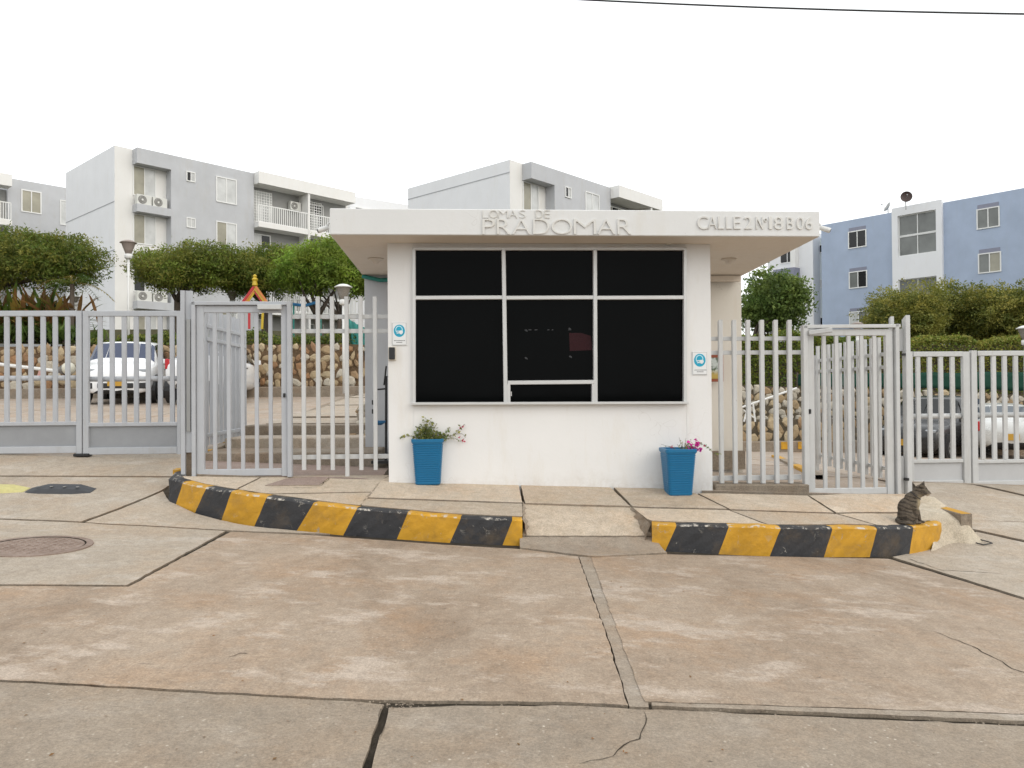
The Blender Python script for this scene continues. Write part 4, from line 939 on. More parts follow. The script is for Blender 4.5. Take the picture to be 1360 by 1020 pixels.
for x, y, Y0 in ((110, 604, VL), (1287, 648, VR)):
    c = onp(x, y, Y0); bm = bmesh.new(); box(bm, c+Vector((0, 0, -.0)), (.10, .01, 0), (0, .05, 0), (0, 0, .02)); bev(bm, .008); tag(obj('gate_stop', bm, m_black), 'black iron floor stop under the meeting stiles of the '+('left' if x < 500 else 'right')+' driveway gate', 'gate stop', 'gate stops')
# bracket: brown footing under the left hinge post
bm = bmesh.new(); c = onp(251, 617, GY+.1); box(bm, c, U*.06, V*.05, (0, 0, .16)); tag(obj('post_footing', bm, m_rough), kind='structure')

# ================================================================== RETAINING WALLS OF STONE
ICO = []
for k in range(7):
    bm = bmesh.new(); bmesh.ops.create_icosphere(bm, subdivisions=1 if k < 7 else 2, radius=1)
    bmesh.ops.subdivide_edges(bm, edges=[e for e in bm.edges if random.random() < .0], cuts=1)
    for v in bm.verts: v.co = v.co*random.uniform(.72, 1.2); v.co.y = cl(v.co.y*1.1, -.62, .62)
    me = bpy.data.meshes.new('stone'); bm.to_mesh(me); bm.free(); ICO.append(me)
ST = {}
def stone_mesh(k, m):
    if (k, m.name) not in ST: me = ICO[k].copy(); me.materials.append(m); ST[(k, m.name)] = me
    return ST[(k, m.name)]
def stone_wall(name, lab, X0, X1, Y, zb, zt, size, mats, mort, lim, group, th=.5, slope=0, endcurve=0):
    t = thing(name, lab, 'wall', ((X0+X1)/2, Y, zb), 0, group); Zt = lambda x: zt+slope*(x-X0)
    def yy_(x): return Y + endcurve*max(0, (x-(X1-1.0)))**2
    bm = bmesh.new(); xs = fr(X0, X1, .5); last = None
    for x in xs:
        c = [bm.verts.new(v) for v in ((x, yy_(x), zb-.4), (x, yy_(x), Zt(x)), (x, yy_(x)+th, Zt(x)), (x, yy_(x)+th, zb-.4))]
        if last:
            for i in range(4): bm.faces.new((last[i], c[i], c[(i+1) % 4], last[(i+1) % 4]))
        else: bm.faces.new(c)
        last = c
    bm.faces.new(last[::-1]); obj('mortar', bm, mort, t)
    rows = max(1, int((zt-zb)/(size*.86))); n = 0; dz = (zt-zb)/rows; P = []
    for r_ in range(rows):
        x = X0+random.uniform(0, size)
        while x < X1-size*.3:
            w = size*random.uniform(.5, 1.5); P.append((x+w/2, zb+dz*(r_+.5)+random.uniform(-.3, .3)*dz+slope*(x-X0), w, dz*random.uniform(.6, 1.25))); x += w*1.03
    if len(P) > lim:
        P.sort(key=lambda q: -q[2]*q[3])
    for i, (x, z, w, h) in enumerate(P[:lim]):
        m = random.choice(mats); o = link('stone', stone_mesh(random.randrange(7), m), t); o.location = (x-t.location.x, yy_(x)+.01-t.location.y, z-t.location.z)
        o.scale = (w*.62, .085, h*.68); o.rotation_euler = (0, random.uniform(-.5, .5), random.uniform(-.15, .15))
    return t
g = 'stone retaining walls of the parking yard'
stone_wall('stone_wall', 'ochre stone retaining wall behind the white parked cars at left', -16.0, -3.75, 21.1, 1.68, 2.84, .235, [m_st[0], m_st[1], m_st[1], m_st[3], m_st[0], m_st[2]], m_mortar, 290, g, endcurve=.9)
stone_wall('stone_wall', 'low dark stone wall at the foot of the right planting bed', 5.6, 11.4, 21.3, .05, .66, .26, [m_st[0], m_st[1]], m_mortarg, 290, g)
stone_wall('stone_wall', 'upper pale stone wall below the hedge at right', 6.2, 19.5, 22.8, .62, 1.66, .235, [m_st[1], m_st[3], m_st[3], m_st[0]], m_mortarg, 295, g, slope=-.042)
# plinth in front of the left wall, curb in front of the right one
bm = bmesh.new(); abox(bm, -17, -3.9, 20.7, 21.12, 1.2, 1.68); bev(bm, .02); tag(obj('wall_plinth', bm, m_rough), kind='structure')
bm = bmesh.new(); abox(bm, 5.4, 19, 20.95, 21.32, -.6, .08); bev(bm, .02); tag(obj('right_yard_kerb', bm, m_rough), kind='structure')
bm = bmesh.new(); abox(bm, 7.32, 7.62, 20.93, 21.0, -.13, .07); abox(bm, 7.78, 7.98, 20.93, 21.0, -.13, .07); tag(obj('kerb_paint', bm, m_kyel), kind='structure')
bm = bmesh.new(); tube(bm, [atY(1020, 603, 15), atY(1100, 640, 11.6)], .05, 4)
for i in range(6):
    a = Vector((4.35+.10*i, 14.6-.55*i)); 
bm.free()
bm = bmesh.new(); last = None
for i in range(12):
    p = hit(1028+i*5.4, 607+i*2.6, road)
    q = [bm.verts.new((p.x-.06, p.y, road(p.x, p.y)+.05)), bm.verts.new((p.x+.08, p.y, road(p.x, p.y)+.05)), bm.verts.new((p.x+.08, p.y, road(p.x, p.y)-.1)), bm.verts.new((p.x-.06, p.y, road(p.x, p.y)-.1))]
    if last:
        for j in range(4): bm.faces.new((last[j], q[j], q[(j+1) % 4], last[(j+1) % 4])).material_index = (i//3) % 2
    last = q
tag(obj('passage_kerb', bm, [m_kyel, m_rough]), kind='structure')
t = thing('handrail', 'white sloping handrail against the pale stone wall at right', 'handrail', (6.4, 21, 1))
bm = bmesh.new(); tube(bm, [atY(985, 541, 20.9), atY(1005, 534, 20.9), atY(1058, 515.5, 21.2)], .03, 6); obj('rail', bm, m_lampw, t)
bm = bmesh.new(); tube(bm, [atY(994, 538, 20.9), atY(988, 560, 20.9)], .025, 6); tube(bm, [atY(1000, 536, 20.9), atY(1003, 560, 20.9)], .025, 6); tube(bm, [atY(988, 545, 20.9), atY(1003, 556, 20.9)], .02, 6); obj('support', bm, m_lampw, t)
# rubble heap at the end of the steps
t = thing('rubble_bank', 'pale broken stone bank beside the steps behind the left fence', 'rubble', (-2.1, 12, .6))
rr = random.Random(5)
for i in range(60):
    f = rr.random(); y_ = 11.35+2.6*f; x_ = -2.0+rr.uniform(-.42, .12)-.25*(1-abs(f-.2)); z_ = .66+.75*ss(0, .8, f)+rr.uniform(-.12, .05)*(1-f)-.35*max(0, -2.15-x_)
    o = link('stone', stone_mesh(rr.randrange(7), rr.choice([m_st[3], m_st[3], m_rough, m_st[0]])), t); s_ = rr.uniform(.07, .16); o.location = (x_-t.location.x, y_-t.location.y, z_-t.location.z); o.scale = (s_*1.2, s_, s_*.75); o.rotation_euler = (rr.random()*3, rr.random()*3, rr.random()*3)
bm = bmesh.new(); last = None
for i in range(9):
    f = i/8; y_ = 11.4+2.9*f; z_ = .6+.8*ss(0, .85, f); c = [bm.verts.new(v) for v in ((-2.45, y_, .4), (-2.4, y_, z_-.16), (-1.75, y_, z_), (-1.75, y_, .4))]
    if last:
        for j in range(4): bm.faces.new((last[j], c[j], c[(j+1) % 4], last[(j+1) % 4]))
    else: bm.faces.new(c)
    last = c
bm.faces.new(last[::-1]); obj('bank', bm, m_rough, t)

# ================================================================== CARS
def car(name, lab, cat, loc, rz, paintm, gm, L=3.75, Wd=1.60, H=1.50, kind='hatch', gm2=None, wheelc=m_metal, facing='front'):
    """x forward, origin on the ground under the middle"""
    t = thing(name, lab, cat, loc, rz); gm2 = gm2 or gm; h = L/2
    # stations from tail to nose: x, half width, bottom, belt, top, roof half width
    if kind == 'hatch':
        st = [(-h, .58, .42, .70, .74, .50), (-h+.05, .70, .34, .86, .92, .60), (-h+.16, .76, .28, .92, 1.10, .60), (-h+.40, .79, .24, .95, 1.42, .60), (-h+.46, .79, .24, .95, 1.44, .60), (-h+.75, .80, .23, .94, H, .66), (-h+1.35, .80, .22, .92, H+.02, .67), (-h+1.42, .80, .22, .92, H+.02, .67),
              (-h+2.15, .80, .22, .90, H-.02, .66), (-h+2.3, .80, .22, .90, H-.07, .65), (-h+2.80, .79, .23, .90, 1.0, .72), (-h+2.92, .78, .23, .88, .95, .70), (h-.25, .76, .17, .80, .87, .62), (h-.07, .71, .16, .70, .75, .56), (h, .64, .20, .60, .63, .50)]
        glass_side = [(4, 5), (5, 6), (7, 8), (8, 9)]; wind = [(9, 10)]; rear = [(2, 3)]
    else:
        st = [(-h, .60, .42, .76, .80, .52), (-h+.05, .72, .34, .92, .97, .62), (-h+.50, .78, .26, .95, 1.02, .64), (-h+.60, .79, .24, .95, 1.05, .64), (-h+1.15, .80, .24, .94, H-.06, .58), (-h+1.22, .80, .24, .94, H-.04, .58), (-h+1.75, .81, .22, .93, H, .60), (-h+2.0, .81, .22, .92, H, .60), (-h+2.07, .81, .22, .92, H, .60),
              (-h+2.65, .81, .22, .90, H-.05, .59), (-h+2.75, .81, .22, .90, H-.08, .58), (-h+3.35, .80, .23, .88, .98, .66), (-h+3.45, .79, .23, .87, .94, .66), (h-.25, .75, .24, .80, .85, .60), (h-.06, .68, .28, .66, .70, .52), (h, .58, .34, .56, .60, .44)]
        glass_side = [(5, 6), (6, 7), (8, 9), (9, 10)]; wind = [(10, 11)]; rear = [(3, 4)]
    sc = Wd/1.60; rows = []; bm = bmesh.new(); M_ = Matrix.Translation(Vector(loc)) @ Matrix.Rotation(rz, 4, 'Z')
    def sect(x, w, zl, zb_, zt, wr2):
        w *= sc; wr2 *= sc; hlf = [(0, zl), (w*.80, zl), (w*.97, zl+.10), (w, (zl+zb_)/2+.02), (w*.985, zb_-.06), (w*.955, zb_), (wr2+(w*.94-wr2)*.06, zt-.07), (wr2*.90, zt-.015), (wr2*.5, zt), (0, zt+.01)]
        return [(x, a, b) for a, b in hlf] + [(x, -a, b) for a, b in hlf[-2:0:-1]]
    for q in st: rows.append([bm.verts.new(M_ @ Vector(p)) for p in sect(*q)])
    n = len(rows[0]); gbm = {}
    for i in range(len(rows)-1):
        for j in range(n):
            f = bm.faces.new((rows[i][j], rows[i][(j+1) % n], rows[i+1][(j+1) % n], rows[i+1][j])); k = 0
            if (i, i+1) in glass_side and j in (5, n-6): k = 1
            if (i, i+1) in wind+rear and j in (7, 8, 9, 10, 6, n-7): k = 2 if (i, i+1) in wind else 3
            if (i, i+1) in wind+rear and j in (5, n-6): k = 0
            if j in (0, n-1): k = 4
            f.material_index = k
    bm.faces.new(rows[0][::-1]); bm.faces.new(rows[-1])
    # split glass off into parts of its own
    for k, nm, m in ((1, 'side_windows', gm2), (2, 'windscreen', gm), (3, 'rear_window', gm)):
        fs = [f for f in bm.faces if f.material_index == k]; b2_ = bmesh.new(); mp = {}
        for f in fs:
            c = f.calc_center_median()
            vs = []
            for v in f.verts:
                vs.append(b2_.verts.new(v.co + (c-v.co)*.05))
            b2_.faces.new(vs)
        bmesh.ops.recalc_face_normals(b2_, faces=b2_.faces)
        cen = M_ @ Vector((0, 0, .7))
        for v in b2_.verts: v.co += (v.co-cen).normalized()*.012
        obj(nm, b2_, m, t)
    for f in bm.faces:
        if f.material_index != 4: f.material_index = 0
        else: f.material_index = 1
    body = obj('body', bm, [paintm, m_black], t)
    md = body.modifiers.new('s', 'SUBSURF'); md.levels = md.render_levels = 1
    for p in body.data.polygons: p.use_smooth = True
    fx = [h-.68, -h+.68]
    for x in fx:
        for sy in (-1, 1):
            c = M_ @ Vector((x, sy*(.70*sc), .29)); ax = (M_.to_3x3() @ Vector((0, sy, 0)))
            bm = bmesh.new(); lathe(bm, [(.35, -.02), (.35, .105*sc), (.30, .106*sc)], c, 20, ax); obj('wheel_arch', bm, m_black, t)
            bm = bmesh.new(); lathe(bm, [(.27, -.05), (.29, 0), (.29, .10), (.27, .128), (.19, .128)], c, 22, ax); w = obj('wheel', bm, m_rub, t)
            bm = bmesh.new(); lathe(bm, [(.185, .10), (.19, .132), (.165, .134), (.155, .12)], c, 20, ax)
            for a in range(6):
                r1 = ax.orthogonal().normalized(); r1 = Matrix.Rotation(a*math.pi/3, 3, ax) @ r1; beam(bm, c+ax*.125+r1*.03, c+ax*.125+r1*.17, .045, .02, side=ax.cross(r1))
            lathe(bm, [(.04, .11), (.04, .135)], c, 10, ax); obj('rim', bm, wheelc, w)
    def pb_(name, x, y, z, dx, dy, dz, m, b=.01, par=t):
        bm = bmesh.new(); abox(bm, x-dx, x+dx, y-dy, y+dy, z-dz, z+dz); 
        if b: bev(bm, b, 2)
        bm.transform(M_); return obj(name, bm, m, par)
    for sy in (-1, 1):
        pb_('headlight', h-.20, sy*.56*sc, .69, .12, .12, .065, m_hlamp, .03); pb_('tail_light', -h+.10, sy*.66*sc, .86, .05, .05, .12, m_tail, .03)
        pb_('mirror', h-1.28, sy*.88*sc, .98, .05, .08, .06, paintm, .02); pb_('door_handle', -.35, sy*.80*sc, .80, .08, .012, .015, m_black, .004)
    pb_('grille', h-.015, 0, .36, .03, .38*sc, .06, m_black, .02); pb_('number_plate', h+.02, 0, .43, .008, .165, .08, m_plate, .003); pb_('number_plate', -h-.008, 0, .60, .008, .165, .08, m_plate, .003)
    pb_('bumper_intake', h-.06, .58*sc, .36, .05, .10, .07, m_black, .02); pb_('bumper_intake', h-.06, -.58*sc, .36, .05, .10, .07, m_black, .02)
    return t
def gz(X, Y): return road(X, Y)
def place_car(cx, Y, **k):
    p = atY(cx, 500, Y); return (p.x, p.y, gz(p.x, p.y))
p = place_car(172, 19.6); car('parked_car', 'white parked hatchback facing the left driveway gate, yellow number plate', 'car', p, R(-73), m_carw, m_carglass, L=3.6, Wd=1.6, H=1.5, gm2=m_cargl2)
p = place_car(288, 19.7); car('parked_car', 'white parked car seen from its tail behind the left pedestrian gate', 'car', p, R(98), m_carw, m_carglass, L=3.9, Wd=1.62, H=1.44, kind='sedan', gm2=m_cargl2)
p = place_car(1240, 20.6); car('parked_car', 'dark parked car behind the narrow right driveway gate leaf', 'car', p, R(-139), m_card, m_cargl2, L=4.0, Wd=1.72, H=1.56, kind='hatch')
p = place_car(1324, 20.7); car('parked_car', 'silver parked sedan seen from behind at the right edge', 'car', p, R(66), m_cars, m_carglg, L=4.0, Wd=1.62, H=1.40, kind='sedan')
# ================================================================== APARTMENT BLOCKS
class Fac:
    """an upright facade plane: corner point, horizontal direction, outward offset"""
    def __init__(s, corner, d):
        s.c = Vector((corner[0], corner[1], 0)); s.d = Vector((d[0], d[1], 0)).normalized(); n = Vector((s.d.y, -s.d.x, 0))
        s.n = n if n.dot(-s.c) > 0 else -n
    def uv(s, x, y, off=0):
        r = ray(x, y); o = s.c+s.n*off; t = (o-CAM).dot(s.n)/r.dot(s.n); P = CAM+r*t; return (P-o).dot(s.d), P.z
    def box(s, bm, s0, s1, z0, z1, o0, o1, mi=0):
        c = s.c+s.d*(s0+s1)/2+s.n*(o0+o1)/2+Vector((0, 0, (z0+z1)/2)); box(bm, c, s.d*(s1-s0)/2, s.n*(o1-o0)/2, (0, 0, (z1-z0)/2), mi)
    def part(s, name, par, mat, *a):
        bm = bmesh.new(); s.box(bm, *a); return obj(name, bm, mat, par)
def window(fc, par, s0, s1, z0, z1, off, panes, framem=m_wframe, fw=.055, split=None, sill=False):
    bm = bmesh.new(); e = .05
    fc.box(bm, s0, s1, z0, z0+fw, off, off+e); fc.box(bm, s0, s1, z1-fw, z1, off, off+e)
    fc.box(bm, s0, s0+fw, z0+fw, z1-fw, off+.001, off+e-.002); fc.box(bm, s1-fw, s1, z0+fw, z1-fw, off+.001, off+e-.002)
    n = len(panes); w = (s1-s0-2*fw)/n; xs = split or [s0+fw+w*i for i in range(n+1)]
    for i in range(1, n): fc.box(bm, xs[i]-fw*.4, xs[i]+fw*.4, z0+fw, z1-fw, off+.002, off+e-.006)
    o = obj('window', bm, framem, par)
    for i, m in enumerate(panes):
        b = bmesh.new(); fc.box(b, xs[i]+.004, xs[i+1]-.004, z0+fw, z1-fw, off+.006, off+.018); obj('pane', b, m, o)
    return o
def acunit(fc, s, z, off, grp, lab, w=.78, h=.55):
    c = fc.c+fc.d*s+fc.n*off; t = thing('air_conditioner', lab, 'air conditioner', (c.x, c.y, z), 0, grp)
    bm = bmesh.new(); fc.box(bm, s-w/2, s+w/2, z, z+h, off, off+.30); bev(bm, .015); obj('casing', bm, m_ac, t)
    q = c+fc.d*(-.10)+fc.n*.30+Vector((0, 0, z+h/2)); bm = bmesh.new(); lathe(bm, [(.225, -.01), (.225, .012), (.20, .014)], q, 20, fc.n); f_ = obj('fan_grille', bm, m_acd, t)
    bm = bmesh.new(); lathe(bm, [(.06, .01), (.06, .022)], q, 10, fc.n); obj('hub', bm, m_ac, f_)
    bm = bmesh.new(); 
    for r in (.10, .15, .19):
        ring = [q+fc.n*.018+(Matrix.Rotation(2*math.pi*i/14, 3, fc.n) @ (fc.d*r)) for i in range(15)]; tube(bm, ring, .006, 4)
    obj('guard', bm, m_ac, f_)
    return t
def block(par, corner, dA, L, dB, D, z0, z1, mat_front, mat_gable, mat_roof=None):
    a = Vector((*corner, 0)); d1 = Vector((*dA, 0)).normalized(); d2 = Vector((*dB, 0)).normalized()
    P = [a, a+d1*L, a+d1*L+d2*D, a+d2*D]
    bm = bmesh.new(); b = [bm.verts.new((p.x, p.y, z0)) for p in P]; t = [bm.verts.new((p.x, p.y, z1)) for p in P]
    for i in range(4):
        f = bm.faces.new((b[i], b[(i+1) % 4], t[(i+1) % 4], t[i])); f.material_index = 0 if i in (0, 2) else 1
    bm.faces.new(t); bm.faces.new(b[::-1]); return obj('wall', bm, [mat_front, mat_gable], par)
ga = 'air conditioners on the left apartment block'
def railing(fc, par, s0, s1, z0, z1, off, n, step=.14):
    bm = bmesh.new(); fc.box(bm, s0, s1, z1-.06, z1, off, off+.05); fc.box(bm, s0, s1, z0, z0+.05, off, off+.05); k = int((s1-s0)/step)
    for i in range(k+1): s = s0+(s1-s0)*i/k; fc.box(bm, s-.022, s+.022, z0, z1-.03, off+.008, off+.042)
    o = obj('railing', bm, m_wframe, par); o['kind'] = 'stuff'; return o
DA = (930, 1020); DBv = (-1060, 1020)
m_vent0 = paint('grey joint sealant', (.42, .43, .45, 1), .7)
def apart(corner_px, Yc, label, floors, fscale=1.0, full=True, ztop=None, D=7.5, gable_line=True, rows=4, acs=()):
    C0 = atY(corner_px[0], corner_px[1], Yc); zt = C0.z; t = thing('apartment_block', label, 'apartment block', (C0.x, C0.y, 3), 0, 'apartment blocks behind the trees')
    k = fscale; fc = Fac((C0.x, C0.y), DA); Lt = (12.1 if full == 'mid' else 15)*k
    block(t, (C0.x, C0.y), DA, Lt, (-fc.n.x, -fc.n.y), D, 2.5, zt, m_bwhite, m_bgable)
    G = .62*k; rs, re = .92*k, 2.75*k; fl_h = 2.62*k
    # grey block standing proud
    t_g = zt-.03*k; gd = Vector((-fc.n.x, -fc.n.y, 0))
    for dz in ((.62, ) if full == 'mid' else (3.0, 5.6)):
        bm = bmesh.new(); box(bm, fc.c+gd*D*.5-fc.d*.004+Vector((0, 0, zt-dz*k)), gd*D*.5, fc.d*.012, (0, 0, .02)); obj('joint_line', bm, m_vent0, t)
    fc.part('grey_wall', t, m_bgrey, re, 7.75*k, 2.6, t_g, .01, G)
    fc.part('roof_lip', t, m_bgrey, rs, re+.003, zt-.85*k, t_g+.001, .01, G-.001)
    for i in range(rows):
        zf = zt-.85*k-i*fl_h
        window(fc, t, rs+.02, rs+1.25*k, zf-1.65*k, zf-.02, .0, [m_glassb, m_glassw] if i != 2 else [m_glassd, m_glassw], fw=.05*k)
        fc.part('ledge', t, m_bgrey, rs, re+.002, zf-2.62*k+.0, zf-2.62*k+.42*k, .01, G-.002)
        window(fc, t, 3.60*k, 4.12*k, zf-.75*k+.28*k, zf-.18*k+.28*k, G, [m_glassd, m_glassw] if i != 1 else [m_glassw, m_glassw], fw=.05*k)
        window(fc, t, 5.35*k, 6.62*k, zf-1.32*k, zf+.18*k, G, [m_glassw, m_glassw] if i % 2 == 0 else [m_glassb, m_glassw], fw=.055*k)
    return t, fc, zt, k, G
# left block ------------------------------------------------------------
tL_, fc, zt, k, G = apart((152, 193), 41, 'white and grey four storey block with balconies behind the acacias at left', 4)
i = 0
for lvl in (0, 2):
    z = zt-.85-lvl*2.62-2.62+.42
    for s in (1.35, 2.2): acunit(fc, s, z, .2, ga, ('left' if s < 2 else 'right')+' outdoor unit of the pair on the '+('top' if lvl == 0 else 'lowest')+' ledge of the left block')
bm = bmesh.new()
# balconies
bs0, bs1 = 7.77, 14.8
fc.part('roof_slab', tL_, m_bwhite, bs0, bs1, zt-.70, zt+.01, .01, G+.55)
for i in range(4):
    zf = zt-.70-i*2.62
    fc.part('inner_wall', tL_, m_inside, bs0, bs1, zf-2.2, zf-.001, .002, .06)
    if i: fc.part('balcony_slab', tL_, m_bwhite, bs0, bs1, zf-.0, zf+.30, .07, G+.5)
    if i < 3: railing(fc, tL_, bs0, 11.18, zf-2.32, zf-1.25, G+.42, 1); railing(fc, tL_, 11.35, bs1, zf-2.32, zf-1.25, G+.42, 1)
    window(fc, tL_, 7.85, 9.15, zf-2.2, zf-.22, .07, [m_glassw, m_glassd] if i else [m_curtw, m_glassw], fw=.06)
    window(fc, tL_, 11.5, 13.0, zf-2.2, zf-.3, .07, [m_glassg, m_glassd], fw=.06)
    if i == 0:
        for a0, a1 in ((7.8, 9.2), (11.4, 12.8)):
            bm = bmesh.new()
            for q in range(9): fc.box(bm, a0+(a1-a0)*q/8-.02, a0+(a1-a0)*q/8+.02, zf-2.2, zf-.2, .15, .18)
            for q in range(12): fc.box(bm, a0, a1, zf-.25-q*.17, zf-.21-q*.17, .151, .179)
            obj('lattice_door', bm, m_wframe, tL_)['kind'] = 'stuff'
fc.part('column', tL_, m_bwhite, 11.19, 11.34, 3, zt-.701, .07, G+.5)
acunit(fc, 10.75, zt-1.75, .12, ga, 'outdoor unit hanging under the top balcony ceiling of the left block', .75, .55)
# ledge at far end and second unit cladding seen above the booth roof
B_ = thing('apartment_block', 'pale grey gable end of a block seen just above the booth roof left end', 'apartment block', (-7, 52, 3), 0, 'apartment blocks behind the trees')
C1 = atY(465, 260, 55); f1 = Fac((C1.x, C1.y), (1.0, .42)); block(B_, (C1.x, C1.y), (1, .75), 14, (-.75, 1), 4, 3, C1.z, m_bgable, m_bwhite)
f1 = Fac((C1.x, C1.y), (1, .75)); s_, z_ = f1.uv(478, 281); window(f1, B_, s_-.4, s_+.9, z_-1.2, z_+.3, .0, [m_glassd, m_glassw])
# middle block
tM, fm2, zt2, k2_, G2 = apart((677, 212), 36.5, 'white and grey block rising directly behind the booth roof lettering', 4, .96, full='mid')
k = .96; fm2.part('roof_slab', tM, m_bwhite, 7.46, 11.9, zt2-.62, zt2+.02, .01, G2+.55)
for i in range(3):
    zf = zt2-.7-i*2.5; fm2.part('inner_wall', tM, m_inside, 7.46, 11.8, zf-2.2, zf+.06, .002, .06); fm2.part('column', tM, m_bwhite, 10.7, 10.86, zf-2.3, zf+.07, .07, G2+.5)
    window(fm2, tM, 7.6, 9.6, zf-2.1, zf-.1, .07, [m_glassb, m_glassd, m_glassb], fw=.06)
# far left block
C2 = atY(10, 236, 50); tF = thing('apartment_block', 'grey block with small balcony at the far left edge', 'apartment block', (C2.x, C2.y, 3), 0, 'apartment blocks behind the trees')
ff = Fac((C2.x, C2.y), DA); block(tF, (C2.x, C2.y), DA, 10, (-ff.n.x, -ff.n.y), 8, 2.5, C2.z, m_bgrey, m_bgrey)
for (x0, x1, y0, y1) in ((28, 55, 251, 281), (28, 55, 307, 337)):
    a_, z1_ = ff.uv(x0, y0); b_, z0_ = ff.uv(x0, y1); c__, _ = ff.uv(x1, (y0+y1)/2+2); window(ff, tF, a_, c__, z0_, z1_, .0, [m_glassb, m_glassb] if y0 < 300 else [m_glassd, m_glassd], fw=.07)
a_, z1_ = ff.uv(84, 266); window(ff, tF, a_-.2, a_+1.0, z1_-1.7, z1_, 0, [m_glassw, m_glassw])
z_ = C2.z
ff.part('roof_slab', tF, m_bwhite, -6, .0, z_-.75, z_+.0, .0, 1.0)
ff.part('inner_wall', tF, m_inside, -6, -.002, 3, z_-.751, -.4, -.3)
for i in range(2):
    q = z_-.75-2.2-i*2.7; ff.part('balcony_slab', tF, m_bwhite, -6, -.001, q-.35, q, -.3, 1.0); railing(ff, tF, -6, -.05, q, q+1.15, .9, 1)
window(ff, tF, -4.0, -.5, z_-2.9, z_-.9, -.29, [m_glassd, m_glassg, m_glassd])

# blue block --------------------------------------------------------------
dBl = (-834, 1020); C3 = atY(1311, 300, 42); fb = Fac((C3.x, C3.y), dBl); tB = thing('apartment_block', 'blue four storey block with white window bay and satellite dishes at right', 'apartment block', (C3.x, C3.y, 1.5))
ztb = fb.uv(1300, 260.5)[1]; sL = fb.uv(1091, 340)[0]; bw0, bw1 = fb.uv(1253, 300)[0], fb.uv(1186.5, 300)[0]
bk = -fb.n
def wallpart(nm, m, s0, s1, z0, z1, o0=-8, o1=0, par=tB): return fb.part(nm, par, m, s0, s1, z0, z1, o0, o1)
wallpart('wall', m_bblue, -14, bw0, 1, ztb); wallpart('wall', m_bblue, bw1, sL, 1, ztb-.02)
wallpart('bay_wall', m_bgable, bw0+.002, bw1-.002, 1, ztb-.04, -7.9, .0)
bo = .22
r = []
for (x0, x1, y0, y1) in ((1192, 1243, 287, 341), (1192.5, 1244, 372, 426)):
    a_, zt_ = fb.uv(x0, y0, bo); b_, _ = fb.uv(x1, (y0+y1)/2-6, bo); _, zb2 = fb.uv(x0, y1, bo); r.append((min(a_, b_), max(a_, b_), zb2, zt_))
s0, s1 = r[0][0], r[0][1]; zA = ztb+.16
wallpart('bay_side', m_bgable, bw0, s0, 1, zA, 0, bo); wallpart('bay_side', m_bgable, s1, bw1, 1, zA, 0, bo)
wallpart('bay_top', m_bgable, s0, s1, r[0][3], zA-.002, 0, bo-.001); wallpart('bay_spandrel', m_bgable, s0, s1, r[1][3], r[0][2], 0, bo-.001); wallpart('bay_spandrel', m_bgable, s0, s1, 1, r[1][2], 0, bo-.001)
for q in r:
    zm = (q[2]+q[3])/2; window(fb, tB, q[0], q[1], zm-.02, q[3], .04, [m_glassg, m_glassg], fw=.05); window(fb, tB, q[0], q[1], q[2], zm-.03, .04, [m_glassg, m_glassg], fw=.05)
m_vent = paint('grey blue vent strip', (.24, .25, .32, 1), .6, .2)
for (x0, x1, y0, y1, pn) in ((1126.5, 1151, 303.5, 331, (m_glassd, m_glassd)), (1127.5, 1152, 357, 384, (m_glassg, m_glassd)), (1128, 1153, 410, 436, (m_glassw, m_glassg)), (1297, 1328, 273, 305.5, (m_glassg, m_glassg)), (1299, 1330, 332, 364, (m_glassg, m_glassb)), (1301, 1332, 391, 421, (m_glassg, m_glassg))):
    a_, zt_ = fb.uv(x0, y0); b_, _ = fb.uv(x1, (y0+y1)/2-3); _, zb2 = fb.uv(x0, y1); lo, hi = min(a_, b_), max(a_, b_); vh = (zt_-zb2)*.17
    fb.part('vent_strip', tB, m_vent, lo+.05, hi-.05, zt_-vh, zt_, .0, .03); window(fb, tB, lo, hi, zb2, zt_-vh, .0, [pn[1], pn[0]], fw=.06)
# recessed stair strip and white wing to its left
tW = thing('apartment_block', 'white stair wing of the blue block seen under the right roof end', 'apartment block', (12, 50, 1.5))
s_a = fb.uv(1078, 380)[0]; s_b = fb.uv(1060, 380)[0]; s_c = fb.uv(1017, 380, .0)[0]
m_pale = plaster('pale aqua stair wall', (.70, .76, .78, 1), .2)
fb.part('stair_wall', tW, m_pale, sL+.01, s_a+.9, 1, ztb-.6, -6, -1.1)
fb.part('side_wall', tW, m_bgable, s_a+.0, s_a+1.0, 1, ztb-.3, -6, -.2); fb.part('wall', tW, m_bwhite, s_a+1.0, s_b+.4, 1, ztb-.1, -6, .25); fb.part('wall', tW, m_bgable, s_b+.41, s_c, 1, ztb-.2, -6, -.25)
for y0 in (326, 372, 422):
    a_, z_ = fb.uv(1083, y0, -1.1); window(fb, tW, a_-.55, a_+.15, z_-.55, z_, -1.1, [m_glassd, m_glassg] if y0 != 372 else [m_glassw, m_glassw], fw=.05)
for (y0, y1, pn) in ((332, 348, [m_glassd, m_glassd]), (371, 396, [m_glassg, m_glass])):
    a_, z1_ = fb.uv(1036, y0, -.25); b_, z0_ = fb.uv(1056, y1, -.25); window(fb, tW, min(a_, b_), max(a_, b_), z0_, z1_, -.25, pn, fw=.06)
a_, z1_ = fb.uv(1029, 361, .3); b_, z0_ = fb.uv(1057, 372, .3); fb.part('canopy', tW, m_vent, min(a_, b_), max(a_, b_), z0_, z1_+.1, -.25, .5)
